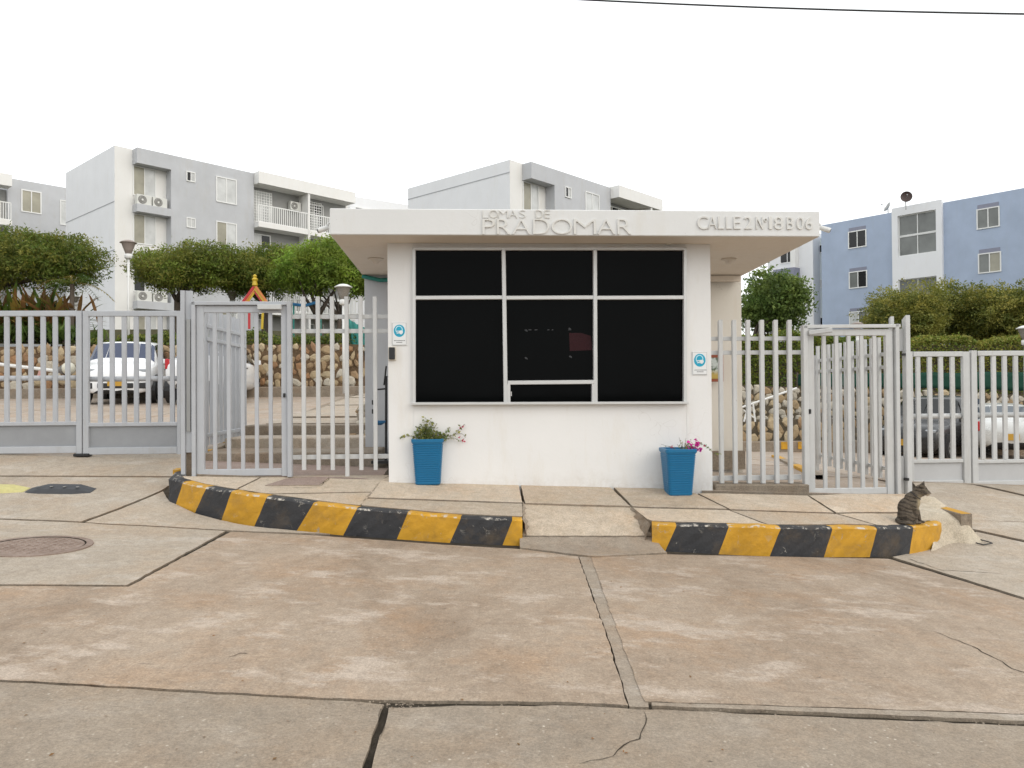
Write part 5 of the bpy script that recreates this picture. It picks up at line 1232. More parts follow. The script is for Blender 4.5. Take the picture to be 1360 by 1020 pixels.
# satellite dishes and an aerial
def dish(px, py, Y, r, axis, lab, mat, mast):
    p = atY(px, py, Y); t = thing('satellite_dish', lab, 'satellite dish', (p.x, p.y, p.z-mast)); ax = Vector(axis).normalized()
    bm = bmesh.new(); lathe(bm, [(.01, -.0), (r*.5, .03*r/.4), (r*.85, .10*r/.4), (r, .15*r/.4), (r*1.01, .155*r/.4), (r*.84, .085*r/.4), (r*.5, .012), (.01, -.02)], p, 24, ax); obj('dish', bm, mat, t, smooth=True)
    bm = bmesh.new(); tube(bm, [(p.x, p.y+.05, p.z-mast), (p.x, p.y+.05, p.z)], .03, 6); obj('mast', bm, m_metal, t)
    bm = bmesh.new(); tube(bm, [p-Vector((0, 0, r*.9))+ax*.1, p+ax*.55*r/.4], .012, 5); lathe(bm, [(.035, 0), (.035, .1)], p+ax*.5*r/.4, 8, ax); obj('feed_arm', bm, m_metal, t)
dish(1203.5, 262, 44, .31, (-.35, -.93, .08), 'round brown dish on the roof of the blue block', paint('brown dish', (.07, .045, .04, 1), .6), .7); dish(1180, 276, 47, .32, (-.85, .1, .5), 'grey dish seen edge on, roof of the blue block', m_metal, .5)

# ================================================================== TREES
def crown_pts(blobs, n, rng):
    vol = np.array([b[3]*b[4]*b[5] for b in blobs])**.75; cnt = (n*vol/vol.sum()).astype(int); P = []; idx = []
    for (x, y, z, a, b, c), m in zip(blobs, cnt):
        d = rng.normal(size=(m, 3)); d /= np.linalg.norm(d, axis=1)[:, None]; r = 1-.42*rng.random(m)**1.6
        # lumpy radius
        r = r*(1+.16*np.sin(d[:, 0]*7+x)*np.cos(d[:, 2]*6+y)+.10*np.sin(d[:, 1]*13+z)+.06*rng.normal(size=m))
        q = d*r[:, None]*np.array([a, b, c])+np.array([x, y, z]); P.append(q); idx.append(np.full(m, rng.integers(0, 3)))
    return np.concatenate(P), np.concatenate(idx)
def tree(name, lab, cat, base, trunk, blobs, n, mats, size, asp, group=None, up=.3, seed=1, limbs=6, tr=.14, flat=None):
    rng = np.random.default_rng(seed); rr = random.Random(seed); base = Vector(base); t = thing(name, lab, cat, base, 0, group)
    Pc, ic = crown_pts(blobs, n//15, rng); m = 15; off = rng.normal(size=(len(Pc), m, 3))*np.array([.105, .105, .06]); cen = np.array([[b[0], b[1], b[2]] for b in blobs]).mean(0)
    P = (Pc[:, None, :]+off).reshape(-1, 3); wisp = rng.random(len(Pc)) < .10; idx = np.repeat(np.where(rng.random(len(Pc)) < .55, ic, rng.integers(0, 3, len(Pc))), m)
    dirv = Pc-cen; dirv[:, 2] *= 2; dirv /= np.linalg.norm(dirv, axis=1)[:, None]+1e-6; P += np.repeat(dirv*(wisp*rng.uniform(.05, .30, len(Pc)))[:, None], m, 0)
    if flat is not None: P[:, 2] = np.where(P[:, 2] > flat, flat+(P[:, 2]-flat)*.22+rng.normal(0, .06, len(P)), P[:, 2])
    mi = idx.copy(); flip = rng.random(len(P)); mi[flip > .9] = rng.integers(0, 3, (flip > .9).sum())
    leaf_object('crown', P-np.array(base), size, asp, up, mats, t, mi, rng)
    bm = bmesh.new()
    for (dx, dy, h, r) in trunk:
        b = base+Vector((dx, dy, -.3)); T = base+Vector((dx*1.3+rr.uniform(-.1, .1), dy, h)); tube(bm, [b, b.lerp(T, .5)+Vector((rr.uniform(-.06, .06), 0, 0)), T], [r*1.2, r*.95, r*.8], 8)
        for i in range(limbs):
            bb = blobs[rr.randrange(len(blobs))]; e = Vector((bb[0]+rr.uniform(-.6, .6)*bb[3], bb[1]+rr.uniform(-.6, .6)*bb[4], bb[2]+rr.uniform(-.3, .3)*bb[5])); m_ = T.lerp(e, .5)+Vector((rr.uniform(-.15, .15), rr.uniform(-.15, .15), rr.uniform(-.25, .05)))
            tube(bm, [T-Vector((0, 0, .05)), T.lerp(m_, .5), m_, e], [r*.6, r*.45, r*.3, r*.1], 5)
    obj('trunk', bm, m_bark, t, smooth=True); return t
def flatcrown(x0, x1, yt, yb, Y, nb, seed, dep=1.3, sz=.55):
    rr = random.Random(seed); k = Y/F; B = []; zt_ = atY((x0+x1)/2, yt, Y).z; zb_ = atY((x0+x1)/2, yb, Y).z; xa, xb = atY(x0, yt, Y).x, atY(x1, yt, Y).x; h = zt_-zb_
    for i in range(nb):
        a = rr.uniform(.75, 1.15)*sz; u = (i+.5)/nb; x = xa+.45+(xb-xa-.9)*u+rr.uniform(-.2, .2); ed = math.sin(math.pi*u)**.45
        B.append((x, Y+rr.uniform(-1, 1)*dep*ed, (zt_+zb_)/2+rr.uniform(-.24, .24)*h*ed, a*1.2, a*1.2, min(a, h*.40)))
    return B
ta = 'flat topped acacias above the left parking wall'
def tbase(x, Y, f): p = atY(x, 450, Y); return (p.x, Y, f(p.x, Y))
tree('acacia_tree', 'flat topped acacia with forked bare trunk, left one of the row behind the pedestrian gate', 'tree', tbase(236, 25.5, terrL), [(0, 0, 1.35, .13)], flatcrown(182, 312, 324, 388, 25.5, 30, 11), 40000, L_oli[:2]+[L_aca[1]], .10, .34, ta, seed=11, limbs=9, flat=atY(245, 329, 25.5).z)
tree('acacia_tree', 'dark dense acacia crown above the red and yellow swing frame', 'tree', tbase(352, 26.5, terrL), [(0, 0, 1.3, .14)], flatcrown(275, 412, 325, 398, 26.5, 34, 12), 42000, [L_aca[0], L_aca[0], L_oli[1]], .10, .34, ta, seed=12, flat=atY(345, 329, 26.5).z)
tree('acacia_tree', 'bright green acacia crown close to the left roof end of the booth', 'tree', tbase(424, 25.0, terrL), [(0, 0, .9, .15), (.5, .2, .9, .08)], flatcrown(366, 505, 324, 402, 25.0, 38, 13), 48000, [L_aca[1], L_aca[1], L_bri], .10, .36, ta, seed=13, limbs=8, flat=atY(435, 328, 25).z)
tree('acacia_tree', 'broad dark acacia crown hanging over the left edge', 'tree', tbase(-20, 24, terrL), [(0, 0, 1.6, .17)], flatcrown(-150, 126, 308, 382, 24.0, 56, 14, 1.6, .72), 66000, [L_aca[0], L_oli[1], L_oli[0]], .10, .34, ta, seed=14, limbs=12, flat=atY(0, 316, 24).z)
# understory at far left: dry fronds, palm
def blade_clump(name, lab, cat, base, n, length, width, mats, group=None, seed=1, spread=.5, droop=.6, par=None, kind=None):
    rr = random.Random(seed); base = Vector(base); t = thing(name, lab, cat, base, 0, group); vs, fs, mi = [], [], []
    for i in range(n):
        a = rr.uniform(0, 6.283); el = rr.uniform(.45, 1.45); L = length*rr.uniform(.6, 1.1); d = Vector((math.cos(a)*math.cos(el), math.sin(a)*math.cos(el), math.sin(el))); s = Vector((-math.sin(a), math.cos(a), 0)); p = Vector((rr.gauss(0, spread), rr.gauss(0, spread*.6), rr.uniform(0, .3)*length)); k0 = len(vs); N = 5; m = rr.choice(range(len(mats)))
        for j in range(N+1):
            f = j/N; q = p+d*L*f+Vector((0, 0, -droop*L*f*f)); w = width*math.sin(math.pi*(.12+.88*f))*.5+.002; vs += [tuple(q-s*w), tuple(q+s*w)]
            if j: fs.append((k0+2*j-2, k0+2*j-1, k0+2*j+1, k0+2*j)); mi.append(m)
    o = faces_mesh('leaves', vs, fs, mats, t, mi); bm = bmesh.new(); tube(bm, [(0, 0, -.2), (0, 0, length*.35)], [.06, .03], 6)
    obj('stem', bm, m_bark, t, world=False); return t
for i, (x, Y, n, L, mats) in enumerate(((8, 23, 130, 1.9, L_dry), (40, 23.4, 140, 2.0, L_dry), (70, 23.2, 130, 2.0, L_dry), (-22, 23.3, 120, 2.0, L_dry), (25, 22.4, 90, .8, [L_dry[2], L_fic[1]]), (60, 22.3, 80, .8, [L_fic[0], L_fic[1]]), (85, 22.5, 80, .8, [L_fic[0], L_dry[2]]), (-5, 22.4, 80, .8, [L_fic[0], L_fic[1]]), (110, 22.6, 50, .55, [L_fic[0], L_fic[1]]))):
    pos = ['dry yellow and brown leafed shrub under the big acacia, '+w for w in ('near the left edge', 'middle of three', 'nearest the palm', 'cut by the left edge')] + ['low green blade plant on the left wall top, '+w for w in ('second from the left edge', 'third from the left edge', 'just left of the small white lamp', 'at the left edge', 'right of the small white lamp')]
    b = tbase(x, Y, terrL); blade_clump('leafy_shrub', pos[i], 'shrub', (b[0], b[1], b[2]), n, L, .09+.03*(L > 1.5), mats, 'shrubs on the left wall top', 40+i, .35, .38)
def palm(base, h, n, lab, seed):
    rr = random.Random(seed); base = Vector(base); t = thing('palm', lab, 'palm', base); bm = bmesh.new(); tube(bm, [(0, 0, -.2), (.05, 0, h)], [.09, .06], 8); obj('trunk', bm, m_bark, t, world=False)
    for i in range(n):
        a = 6.283*i/n+rr.uniform(-.2, .2); L = rr.uniform(.9, 1.25); el = rr.uniform(.3, 1.0); vs, fs = [], []; d = Vector((math.cos(a), math.sin(a), 0)); s = Vector((-math.sin(a), math.cos(a), 0)); N = 16; sp = []
        for j in range(N+1):
            f = j/N; sp.append(Vector((.05, 0, h))+d*L*f*math.cos(el)+Vector((0, 0, L*(math.sin(el)*f-.75*f*f))))
        for j in range(2, N):
            for sg in (-1, 1):
                l = .34*math.sin(math.pi*(.15+.8*j/N)); tip = sp[j]+s*sg*l+d*.10+Vector((0, 0, -.10)); k0 = len(vs); vs += [tuple(sp[j]-d*.014), tuple(sp[j]+d*.014), tuple(tip)]; fs.append((k0, k0+1, k0+2))
        for j in range(N): k0 = len(vs); vs += [tuple(sp[j]-s*.01), tuple(sp[j]+s*.01), tuple(sp[j+1]+s*.006), tuple(sp[j+1]-s*.006)]; fs.append((k0, k0+1, k0+2, k0+3))
        faces_mesh('frond', vs, fs, [L_dry[2] if i % 4 else L_dry[1]], t)
palm(tbase(94, 22.8, terrL), 1.75, 15, 'small palm with drooping fronds against the white gable at left', 2)
# right side: ficus, rounded trees, clipped hedge
def blobtree(x0, x1, yt, yb, Y, nb, seed, sz=.7, dep=1.5):
    rr = random.Random(seed); B = []; k = Y/F; xa, xb = atY(x0, yt, Y).x, atY(x1, yt, Y).x; za, zb_ = atY(x0, yt, Y).z, atY(x0, yb, Y).z; cx, cz = (xa+xb)/2, (za+zb_)/2; rx, rz = (xb-xa)/2, (za-zb_)/2
    for i in range(nb):
        a = rr.uniform(.8, 1.25)*sz; th = rr.uniform(0, 6.283); ph = rr.uniform(-1, 1); rad = rr.random()**.45
        B.append((cx+math.cos(th)*math.sqrt(1-ph*ph*.9)*(rx-a*.9)*rad, Y+math.sin(th)*dep*rad, cz+ph*(rz-a*.75)*rad, a, a, a*.8))
    return B
B = blobtree(980, 1080, 366, 446, 26, 32, 21, .52, 1.1)+[(atY(1010, 372, 26).x, 26, atY(1010, 370, 26).z, .42, .4, .35), (atY(1040, 376, 26).x, 26, atY(1040, 378, 26).z, .4, .4, .3)]
tree('ficus_tree', 'round leafy ficus with pale twin trunk just right of the booth', 'tree', tbase(1003, 26, terrR), [(0, 0, 1.6, .12), (.45, .2, 1.4, .09)], B, 32000, L_fic, .11, .5, None, seed=21, limbs=9)
gt = 'rounded olive green trees before the blue block'
for x0, x1, yt, yb, Y, sd_, w in ((1150, 1252, 376, 470, 29, 31, 'left one, nearest the pedestrian gate'), (1215, 1335, 372, 472, 30.5, 32, 'middle one under the lower windows'), (1285, 1425, 368, 470, 28.5, 33, 'right one cut by the right edge')):
    b = tbase((x0+x1)/2, Y, terrR); tree('round_tree', 'rounded olive green tree before the blue block, '+w, 'tree', b, [(0, 0, 1.3, .14)], blobtree(x0, x1, yt, yb, Y, 56, sd_, .66, 1.3), 56000, L_oli, .10, .42, gt, seed=sd_)
# one trunk leaning at the right edge
def hedge(name, lab, x0, x1, Y, yt, Y1, seed, zb_f, mats, n, dep=.8):
    rng = np.random.default_rng(seed); a, b = atY(x0, yt, Y).x, atY(x1, yt, Y).x; zt_ = atY((x0+x1)/2, yt, Y).z; P = []
    X = rng.uniform(a, b, n); side = rng.random(n); top = zt_+.09*np.sin(X*2.3)+.06*np.sin(X*5.1+1); zb_ = zb_f
    Yv = np.where(side < .5, Y-dep/2+rng.normal(0, .07, n), rng.uniform(Y-dep/2, Y+dep/2, n)); Z = np.where(side < .5, zb_+(top-zb_)*rng.random(n)**.8, top+rng.normal(0, .05, n)-.12*np.abs(Yv-Y)**2)
    t = thing(name, lab, 'hedge', ((a+b)/2, Y, zb_)); P = np.stack([X, Yv, Z], 1)-np.array([(a+b)/2, Y, zb_])
    mi = rng.integers(0, len(mats), n); leaf_object('foliage', P, .085, .5, .5, mats, t, mi, rng)
    bm = bmesh.new(); abox(bm, -(b-a)/2+.1, (b-a)/2-.1, -dep*.36, dep*.36, 0, zt_-zb_-.16)
    o = obj('inner_twigs', bm, m_bark, t, world=False)
    return t
hedge('clipped_hedge', 'long clipped green hedge running along the right upper wall top', 1145, 1500, 25.6, 452, 0, 5, .9, [L_oli[1], L_oli[2], L_aca[1]], 30000); hedge('clipped_hedge', 'shorter hedge behind the fixed bar fence under the ficus', 960, 1140, 24.6, 448, 0, 6, 1.3, [L_oli[1], L_aca[1], L_fic[1]], 20000)
hedge('low_planting', 'low dark planting on top of the left stone wall', 120, 500, 22.2, 449, 0, 7, 2.7, [L_fic[0], L_aca[0], L_oli[1]], 9000, .9)
# green mesh, teal tarp
def mesh_screen(lab, pts, mat):
    t = thing('mesh_screen', lab, 'mesh screen', pts[0]); bm = bmesh.new(); n = 14; P = [Vector(p) for p in pts]; g_ = []
    for i in range(n+1):
        a, b = P[0].lerp(P[1], i/n), P[3].lerp(P[2], i/n); g_.append([bm.verts.new(a.lerp(b, j/4)+Vector((0, .04*math.sin(i*1.7+j), .02*math.sin(i*2.1)))) for j in range(5)])
    for a, b in zip(g_, g_[1:]):
        for j in range(4): bm.faces.new((a[j], b[j], b[j+1], a[j+1]))
    o = obj('netting', bm, mat, t, smooth=True); o.modifiers.new('t', 'SOLIDIFY').thickness = .01
    for i in (0, 7, 14):
        a, b = P[0].lerp(P[1], i/14), P[3].lerp(P[2], i/14); bm = bmesh.new(); tube(bm, [a+Vector((0, .06, -.1)), b+Vector((0, .06, .05))], .025, 6); obj('stake', bm, m_bark, t)
m_dgreen = paint('dark green netting', (.015, .06, .04, 1), .8, .4, .2, 0, 3)
mesh_screen('dark green netting along the foot of the right hedge', [atY(1060, 512, 23.1), atY(1420, 520, 23.1), atY(1420, 493, 23.1), atY(1060, 497, 23.1)], m_dgreen)
mesh_screen('teal netting at the end of the left stone wall by the booth', [atY(466, 458, 21.7), atY(494, 478, 21.4), atY(492, 440, 21.5), atY(463, 424, 21.9)], m_teal)
mesh_screen('green netting behind the small white lamp at far left', [atY(55, 418, 24.5), atY(92, 418, 24.5), atY(92, 404, 24.5), atY(55, 398, 24.5)], m_dgreen)

# ================================================================== LAMPS, PLAYGROUND, WIRES
def lamp(px, ytop, Y, zb_, sc, lab, dark=False, cap=True):
    p = atY(px, ytop, Y); t = thing('street_lamp', lab, 'street lamp', (p.x, p.y, zb_), 0, 'white post lamps')
    z = p.z; bm = bmesh.new(); tube(bm, [(p.x, p.y, zb_-.2), (p.x, p.y, z-.55*sc)], .038, 8); obj('pole', bm, m_lampw, t, smooth=True)
    bm = bmesh.new(); lathe(bm, [(.07*sc, -.58*sc), (.11*sc, -.55*sc), (.11*sc, -.44*sc), (.06*sc, -.42*sc)], (p.x, p.y, z), 14); obj('collar', bm, m_lampw, t, smooth=True)
    bm = bmesh.new(); lathe(bm, [(.08*sc, -.43*sc), (.13*sc, -.30*sc), (.20*sc, -.10*sc), (.22*sc, -.08*sc), (.10*sc, -.07*sc)], (p.x, p.y, z), 18); obj('lamp_glass', bm, m_lampd if dark else m_lampg, t, smooth=True)
    bm = bmesh.new(); lathe(bm, [(.24*sc, -.10*sc), (.245*sc, -.085*sc), (.12*sc, -.02*sc), (.02*sc, 0)], (p.x, p.y, z), 18); obj('lamp_cap', bm, m_lampd if dark else m_lampw, t, smooth=True)
    return t
lamp(170.5, 318.5, 23.2, 2.8, 1.0, 'tall post lamp with brown bowl shade before the white gable', True)
lamp(456, 377, 20.3, 1.68, .97, 'post lamp with white cap rising behind the left fixed fence'); lamp(308.5, 385, 26, 3.2, .85, 'lamp head with dark flared glass above the left pedestrian gate'); lamp(450.5, 398.5, 30, 3.6, .85, 'smaller farther lamp beside the white capped one behind the left fence')
lamp(100.5, 392, 23.6, 2.9, .55, 'small white lamp among the palm fronds at left'); lamp(1138.5, 427.5, 19, -.2, .6, 'lamp top peeping over the right pedestrian gate', True); lamp(1362, 432, 20.0, -.4, .9, 'white capped lamp cut by the right edge')
# fallen lamp lying against the left wall
t = thing('fallen_lamp_post', 'white lamp post lying on the ground before the left stone wall', 'lamp post', atY(40, 490, 19.8))
bm = bmesh.new(); tube(bm, [atY(-60, 477, 19.6), atY(78, 493, 20.0)], .045, 8); obj('pole', bm, m_lampw, t)
a = atY(74, 492, 20.0); bm = bmesh.new(); lathe(bm, [(.06, 0), (.08, .1), (.15, .22), (.10, .24)], a, 14, (1, 0, .08)); obj('socket', bm, m_acd, t)
bm = bmesh.new(); bmesh.ops.create_icosphere(bm, subdivisions=3, radius=.17, matrix=Matrix.Translation(atY(91, 489.5, 20.0))); obj('globe', bm, paint('globe', (.62, .60, .50, 1), .3), t, smooth=True)
t = thing('spool', 'pinkish cone lying by the fallen lamp post', 'cone', atY(55, 500, 20.2)); bm = bmesh.new(); lathe(bm, [(.16, 0), (.12, .05), (.05, .3)], atY(55, 505, 20.3), 14); obj('cone', bm, paint('pink plastic', (.50, .26, .22, 1)), t)
# swing frame
t = thing('swing_frame', 'red orange and yellow striped A frame of a swing under the acacias', 'playground swing', tbase(337, 24, terrL)); Yp = 23.9; top = (338.5, 378)
for (x0, x1, m) in ((-30, 0, m_red), ):
    pass
for j, (dx, m) in enumerate(((0, m_red), (1, m_orange), (2, m_yel))):
    for sgx in (-1, 1):
        o_ = dx*3.0*sgx; bm = bmesh.new(); a, b = atY(338.5-o_*.3, 379+dx*2.6, Yp+dx*.02), atY(338.5+sgx*26-o_, 425+dx, Yp+dx*.02); a2 = atY(338.5+sgx*16.5-o_, 402, Yp+dx*.02); beam(bm, a, a2, .075, .05); obj('leg', bm, m if sgx < 0 else (m_orange if dx == 0 else m_yel if dx == 1 else m_red), t)
for sgx, m in ((-1, m_red), (1, m_yel)):
    a = atY(338.5+sgx*15, 400, Yp); b = atY(338.5+sgx*8 if sgx > 0 else 331, 437, Yp); b2_ = atY(331 if sgx < 0 else 348, 437, Yp); bm = bmesh.new(); beam(bm, atY(331 if sgx < 0 else 350, 400, Yp), b2_, .07, .05); obj('post', bm, m, t)
bm = bmesh.new(); c = atY(338.5, 372, Yp); lathe(bm, [(.04, -.2), (.09, -.16), (.07, -.04), (.10, .02), (.05, .08), (.07, .13), (.02, .18)], c, 8); obj('finial', bm, m_yel, t)
t = thing('play_beam', 'blue horizontal play beam on posts behind the left fixed fence', 'play equipment', tbase(420, 24.5, terrL)); bm = bmesh.new(); tube(bm, [atY(388, 404, 24.4), atY(405, 406, 24.4), atY(420, 402, 24.4)], .05, 6); obj('beam', bm, m_bluep, t)
bm = bmesh.new(); tube(bm, [atY(426, 420, 24.4), atY(426, 455, 24.4)], .03, 6); tube(bm, [atY(390, 404, 24.4), atY(390, 455, 24.4)], .03, 6); obj('post', bm, m_teal, t)
t = thing('white_railing', 'white bar railing in front of the ground floor behind the acacias', 'railing', tbase(430, 29, terrL)); bm = bmesh.new()
for i in range(22): x = 388+i*4.2; beam(bm, atY(x, 398, 29), atY(x, 417, 29), .035, .03, ch=.1)
beam(bm, atY(386, 398, 29), atY(478, 398, 29), .05, .04); beam(bm, atY(386, 417, 29), atY(478, 417, 29), .05, .04); obj('bars', bm, m_wframe, t)['kind'] = 'stuff'
t = tag(obj('picnic_slab', bmesh.new(), m_rough), kind='structure'); bpy.data.objects.remove(t)
# overhead cable
bm = bmesh.new(); a, b = atY(760, -1.2, 7.0), atY(1390, 19, 6.4); d = b-a; P = [a+d*(i/12)*1.0-Vector((0, 0, 4*.02*(i/12)*(1-i/12))) for i in range(-14, 27)]; tube(bm, P, .008, 6)
tag(obj('power_cable', bm, m_black), 'thin black overhead cable crossing the sky at upper right', 'cable')
bm = bmesh.new(); p = atY(160.5, 200, 44); tube(bm, [p-Vector((0, 0, 1)), p+Vector((0, 0, .9))], .012, 4); tag(obj('roof_aerial', bm, m_metal), 'thin aerial on the roof corner of the left block', 'aerial')
# ================================================================== CAT
CZ = hit(1212, 697, pav); CL = Vector((CZ.x, CZ.y+.03, pav(CZ.x, CZ.y)+.012))
cat = thing('cat', 'brown tabby cat sitting upright on the right kerb, looking right', 'cat', CL, R(-24))
bm = bmesh.new()
def ell_(c, r, ty=0):
    bmesh.ops.create_uvsphere(bm, u_segments=20, v_segments=14, radius=1, matrix=Matrix.Translation(c) @ Matrix.Rotation(ty, 4, 'Y') @ Matrix.Diagonal((*r, 1)))
def cap_(pts, rs):
    for (a, b), (r0, r1) in zip(zip(pts, pts[1:]), zip(rs, rs[1:])):
        a, b = Vector(a), Vector(b); n = max(2, int((b-a).length/(min(r0, r1)*.35)))
        for i in range(n+1): f = i/n; q = a.lerp(b, f); r = r0+(r1-r0)*f; bmesh.ops.create_icosphere(bm, subdivisions=2, radius=r, matrix=Matrix.Translation(q))
ell_((-.052, 0, .085), (.078, .082, .083)); ell_((-.042, 0, .165), (.084, .072, .105), .25); ell_((.008, 0, .215), (.080, .062, .088), .45); ell_((.022, 0, .178), (.056, .050, .050))
cap_([(-.005, 0, .262), (.045, 0, .298), (.085, 0, .335)], [.058, .054, .050])
ell_((.096, 0, .354), (.062, .056, .054)); ell_((.162, 0, .318), (.024, .022, .017)); ell_((.156, 0, .304), (.018, .016, .012)); cap_([(.118, 0, .368), (.176, 0, .328)], [.022, .0095])
for sy in (-1, 1):
    ell_((.122, sy*.026, .328), (.034, .026, .028)); ell_((.030, sy*.038, .195), (.044, .030, .062), .2)
    dx = .019*sy
    cap_([(.042, sy*.034, .165), (.060+dx*.5, sy*.035, .10), (.062+dx, sy*.034, .045), (.066+dx, sy*.034, .020)], [.032, .022, .0175, .018]); ell_((.086+dx, sy*.035, .014), (.029, .020, .0145))
    ell_((-.030, sy*.050, .078), (.066, .036, .068), -.3); ell_((.014, sy*.066, .015), (.046, .018, .0155)); cap_([(-.01, sy*.060, .05), (-.03, sy*.064, .02)], [.026, .02])
cap_([(-.105, 0, .045), (-.130, -.04, .030), (-.115, -.095, .022), (-.06, -.122, .020), (-.005, -.122, .018), (.025, -.114, .016)], [.030, .024, .021, .020, .018, .013])
me = bpy.data.meshes.new('cat_body'); bm.to_mesh(me); bm.free(); ob = link('body', me, cat)
md = ob.modifiers.new('r', 'REMESH'); md.mode = 'VOXEL'; md.voxel_size = .0042; md.use_smooth_shade = True
md = ob.modifiers.new('s', 'SMOOTH'); md.factor = .6; md.iterations = 5
bpy.context.view_layer.update()
m2 = bpy.data.meshes.new_from_object(ob.evaluated_get(bpy.context.evaluated_depsgraph_get())); ob.modifiers.clear(); ob.data = m2; m2.name = 'cat_body'
s = NT('tabby fur'); op = s.objpos(); sp = s.n('ShaderNodeSeparateXYZ'); s.t.links.new(op, sp.inputs[0])
w = s.n('ShaderNodeTexWave', wave_type='BANDS', bands_direction='DIAGONAL'); s.t.links.new(s.map((.9, .3, 1.3), (0, .35, 0), op), w.inputs[0]); w.inputs['Scale'].default_value = 9; w.inputs['Distortion'].default_value = 7; w.inputs['Detail'].default_value = 3; w.inputs['Detail Scale'].default_value = 1.3
base = s.mix(s.rng(s.noise(60, 4, .7, op), .3, .7), (.10, .08, .06, 1), (.185, .15, .115, 1)); col = s.mix(s.math('MULTIPLY', s.rng(w.outputs['Fac'], .52, .80, 0, .8), s.rng(s.noise(14, 3, .6, op), .36, .58, .3, .95)), base, (.022, .019, .016, 1))
back = s.rng(sp.outputs[0], -.02, -.10, 0, .45); col = s.mix(back, col, (.06, .05, .042, 1))
chest = s.math('MULTIPLY', s.rng(sp.outputs[0], .045, .075), s.math('MULTIPLY', s.rng(sp.outputs[2], .135, .17), s.rng(sp.outputs[2], .32, .27))); col = s.mix(s.math('MULTIPLY', chest, .9), col, (.42, .34, .22, 1))
muz = s.math('MULTIPLY', s.rng(sp.outputs[0], .135, .155), s.rng(sp.outputs[2], .325, .305)); col = s.mix(s.math('MULTIPLY', muz, .8), col, (.55, .46, .36, 1))
m_fur = s.done(col, .85, s.noise(220, 3, .7, s.map((1, 1, .25), (0, 0, 0), op)), .9, .006, .2); m2.materials.clear(); m2.materials.append(m_fur)
bm = bmesh.new()                              # short coat: thousands of tiny hair slivers along the surface
rc = random.Random(4); polys = list(m2.polygons); ar = [p.area for p in polys]
for p in rc.choices(polys, ar, k=9000):
    vs = [m2.vertices[i].co for i in p.vertices]; u = [rc.random() for _ in vs]; su = sum(u); c = Vector((0, 0, 0))
    for a, b in zip(vs, u): c += a*(b/su)
    n = p.normal; dn = Vector((-.25, 0, -1)); tdir = (dn-n*dn.dot(n)); tdir = tdir.normalized() if tdir.length > .1 else Vector((-1, 0, 0)); tdir = (tdir+n*.38+Vector([rc.gauss(0, .22) for _ in range(3)])).normalized()
    sd2 = tdir.cross(n).normalized()*.0011; l = rc.uniform(.006, .012)
    if c.z < .03: l *= .5
    bm.faces.new([bm.verts.new(c-sd2-n*.001), bm.verts.new(c+sd2-n*.001), bm.verts.new(c+tdir*l)])
obj('fur', bm, m_fur, cat, world=False)['kind'] = 'stuff'
m_eardark = paint('ear skin', (.10, .07, .06, 1), .8)
for sy in (-1, 1):
    bm = bmesh.new(); b0 = Vector((.096, sy*.032, .380)); tip = Vector((.122 if sy < 0 else .132, sy*.054, .444)); r0 = [b0+Vector((.030, sy*.006, -.010)), b0+Vector((-.002, sy*.026, -.016)), b0+Vector((-.032, sy*.006, -.006)), b0+Vector((-.004, -sy*.014, .002))]
    v = [bm.verts.new(q) for q in r0]; m_ = [bm.verts.new(q.lerp(tip, .55)+(q-b0)*.18) for q in r0]; tv = bm.verts.new(tip)
    for i in range(4): bm.faces.new((v[i], v[(i+1) % 4], m_[(i+1) % 4], m_[i])); bm.faces.new((m_[i], m_[(i+1) % 4], tv))
    bm.faces.new(v[::-1]); obj('ear', bm, m_fur, cat, world=False, smooth=True)
    bm = bmesh.new(); bmesh.ops.create_uvsphere(bm, u_segments=12, v_segments=8, radius=.0085, matrix=Matrix.Translation((.141, sy*.030, .347))); obj('eye', bm, paint('cat eye', (.25, .26, .06, 1), .15), cat, world=False, smooth=True)
    bm = bmesh.new(); bmesh.ops.create_uvsphere(bm, u_segments=8, v_segments=6, radius=.0045, matrix=Matrix.Translation((.1465, sy*.0348, .347))); obj('pupil', bm, m_black, cat, world=False, smooth=True)
bm = bmesh.new(); bmesh.ops.create_uvsphere(bm, u_segments=8, v_segments=6, radius=.0065, matrix=Matrix.Translation((.186, 0, .322)) @ Matrix.Diagonal((.8, 1.2, .8, 1))); obj('nose', bm, m_eardark, cat, world=False, smooth=True)
bm = bmesh.new(); ring = []; cc = Vector((.045, 0, .292)); ax = Vector((.62, 0, .78)).normalized(); a_ = Vector((0, 1, 0)); b_ = ax.cross(a_)
for i in range(21): th = 2*math.pi*i/20; ring.append(cc+(a_*math.cos(th)*.058+b_*math.sin(th)*.061))
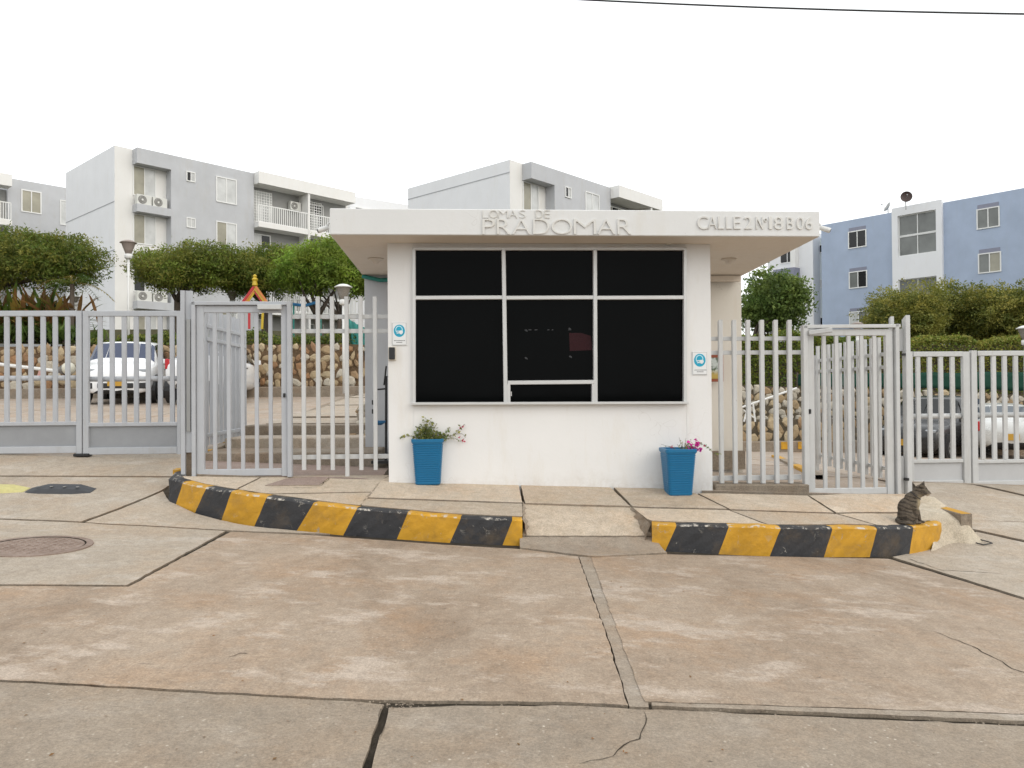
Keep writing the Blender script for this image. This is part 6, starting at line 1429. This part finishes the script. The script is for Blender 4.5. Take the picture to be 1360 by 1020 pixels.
tube(bm, ring, .0045, 6); obj('collar', bm, m_black, cat, world=False)
# loose bits by the mound: a scrap of wire and leaves on the driveway
rl = random.Random(9)
t = thing('wire_scrap', 'small loop of dark wire lying beside the cement mound', 'wire', hit(1305, 722, road)); bm = bmesh.new(); P = [hit(1290, 720, road), hit(1300, 718, road), hit(1312, 721, road), hit(1318, 724, road), hit(1306, 725, road), hit(1296, 723, road)]; tube(bm, [q+Vector((0, 0, .012+.01*rl.random())) for q in P], .007, 5); obj('wire', bm, m_black, t)
P = []
for _ in range(70):
    x, y_ = rl.uniform(0, 1360), rl.uniform(740, 1010); q = hit(x, y_, flat); P.append((q.x, q.y, q.z+.004))
for x, y_ in ((175, 606), (190, 605), (168, 604), (200, 606), (142, 605), (160, 607), (185, 604), (1175, 756), (1240, 741), (43, 628), (46, 629), (225, 606), (212, 604)):
    q = hit(x, y_, road); P.append((q.x, q.y, q.z+.006))
P = np.array(P); V4 = leafcards(P, .016, .6, 6, 1, RNG)
o = faces_mesh('leaf_litter', V4, [tuple(range(4*i, 4*i+4)) for i in range(len(P))], [L_dry[0]]); tag(o, 'small dry leaf scraps scattered over the road', 'litter', kind='stuff')
bm = bmesh.new(); rg = random.Random(21); n_ = 0
for _ in range(320):
    if rg.random() < .45: x = rg.gauss(500, 40); y_ = 936+rg.gauss(0, 3)
    elif rg.random() < .5: x = rg.uniform(560, 1360); y_ = 934+(x-560)*.036+rg.gauss(2, 4)
    else: x, y_ = rg.uniform(0, 1360), rg.uniform(745, 1015)
    q = hit(x, y_, flat); r_ = rg.uniform(.002, .0065); a_ = rg.random()*6.28; vs = [bm.verts.new((q.x+r_*1.4*math.cos(a_+k*2.09), q.y+r_*math.sin(a_+k*2.09), q.z-.001)) for k in range(3)]; tp = bm.verts.new((q.x, q.y, q.z+r_*.9))
    for k in range(3): bm.faces.new((vs[k], vs[(k+1) % 3], tp)).material_index = rg.randrange(2)
tag(obj('grit', bm, [m_rough, m_patch]), 'loose grit and chips of concrete along the road joints', 'grit', kind='stuff')
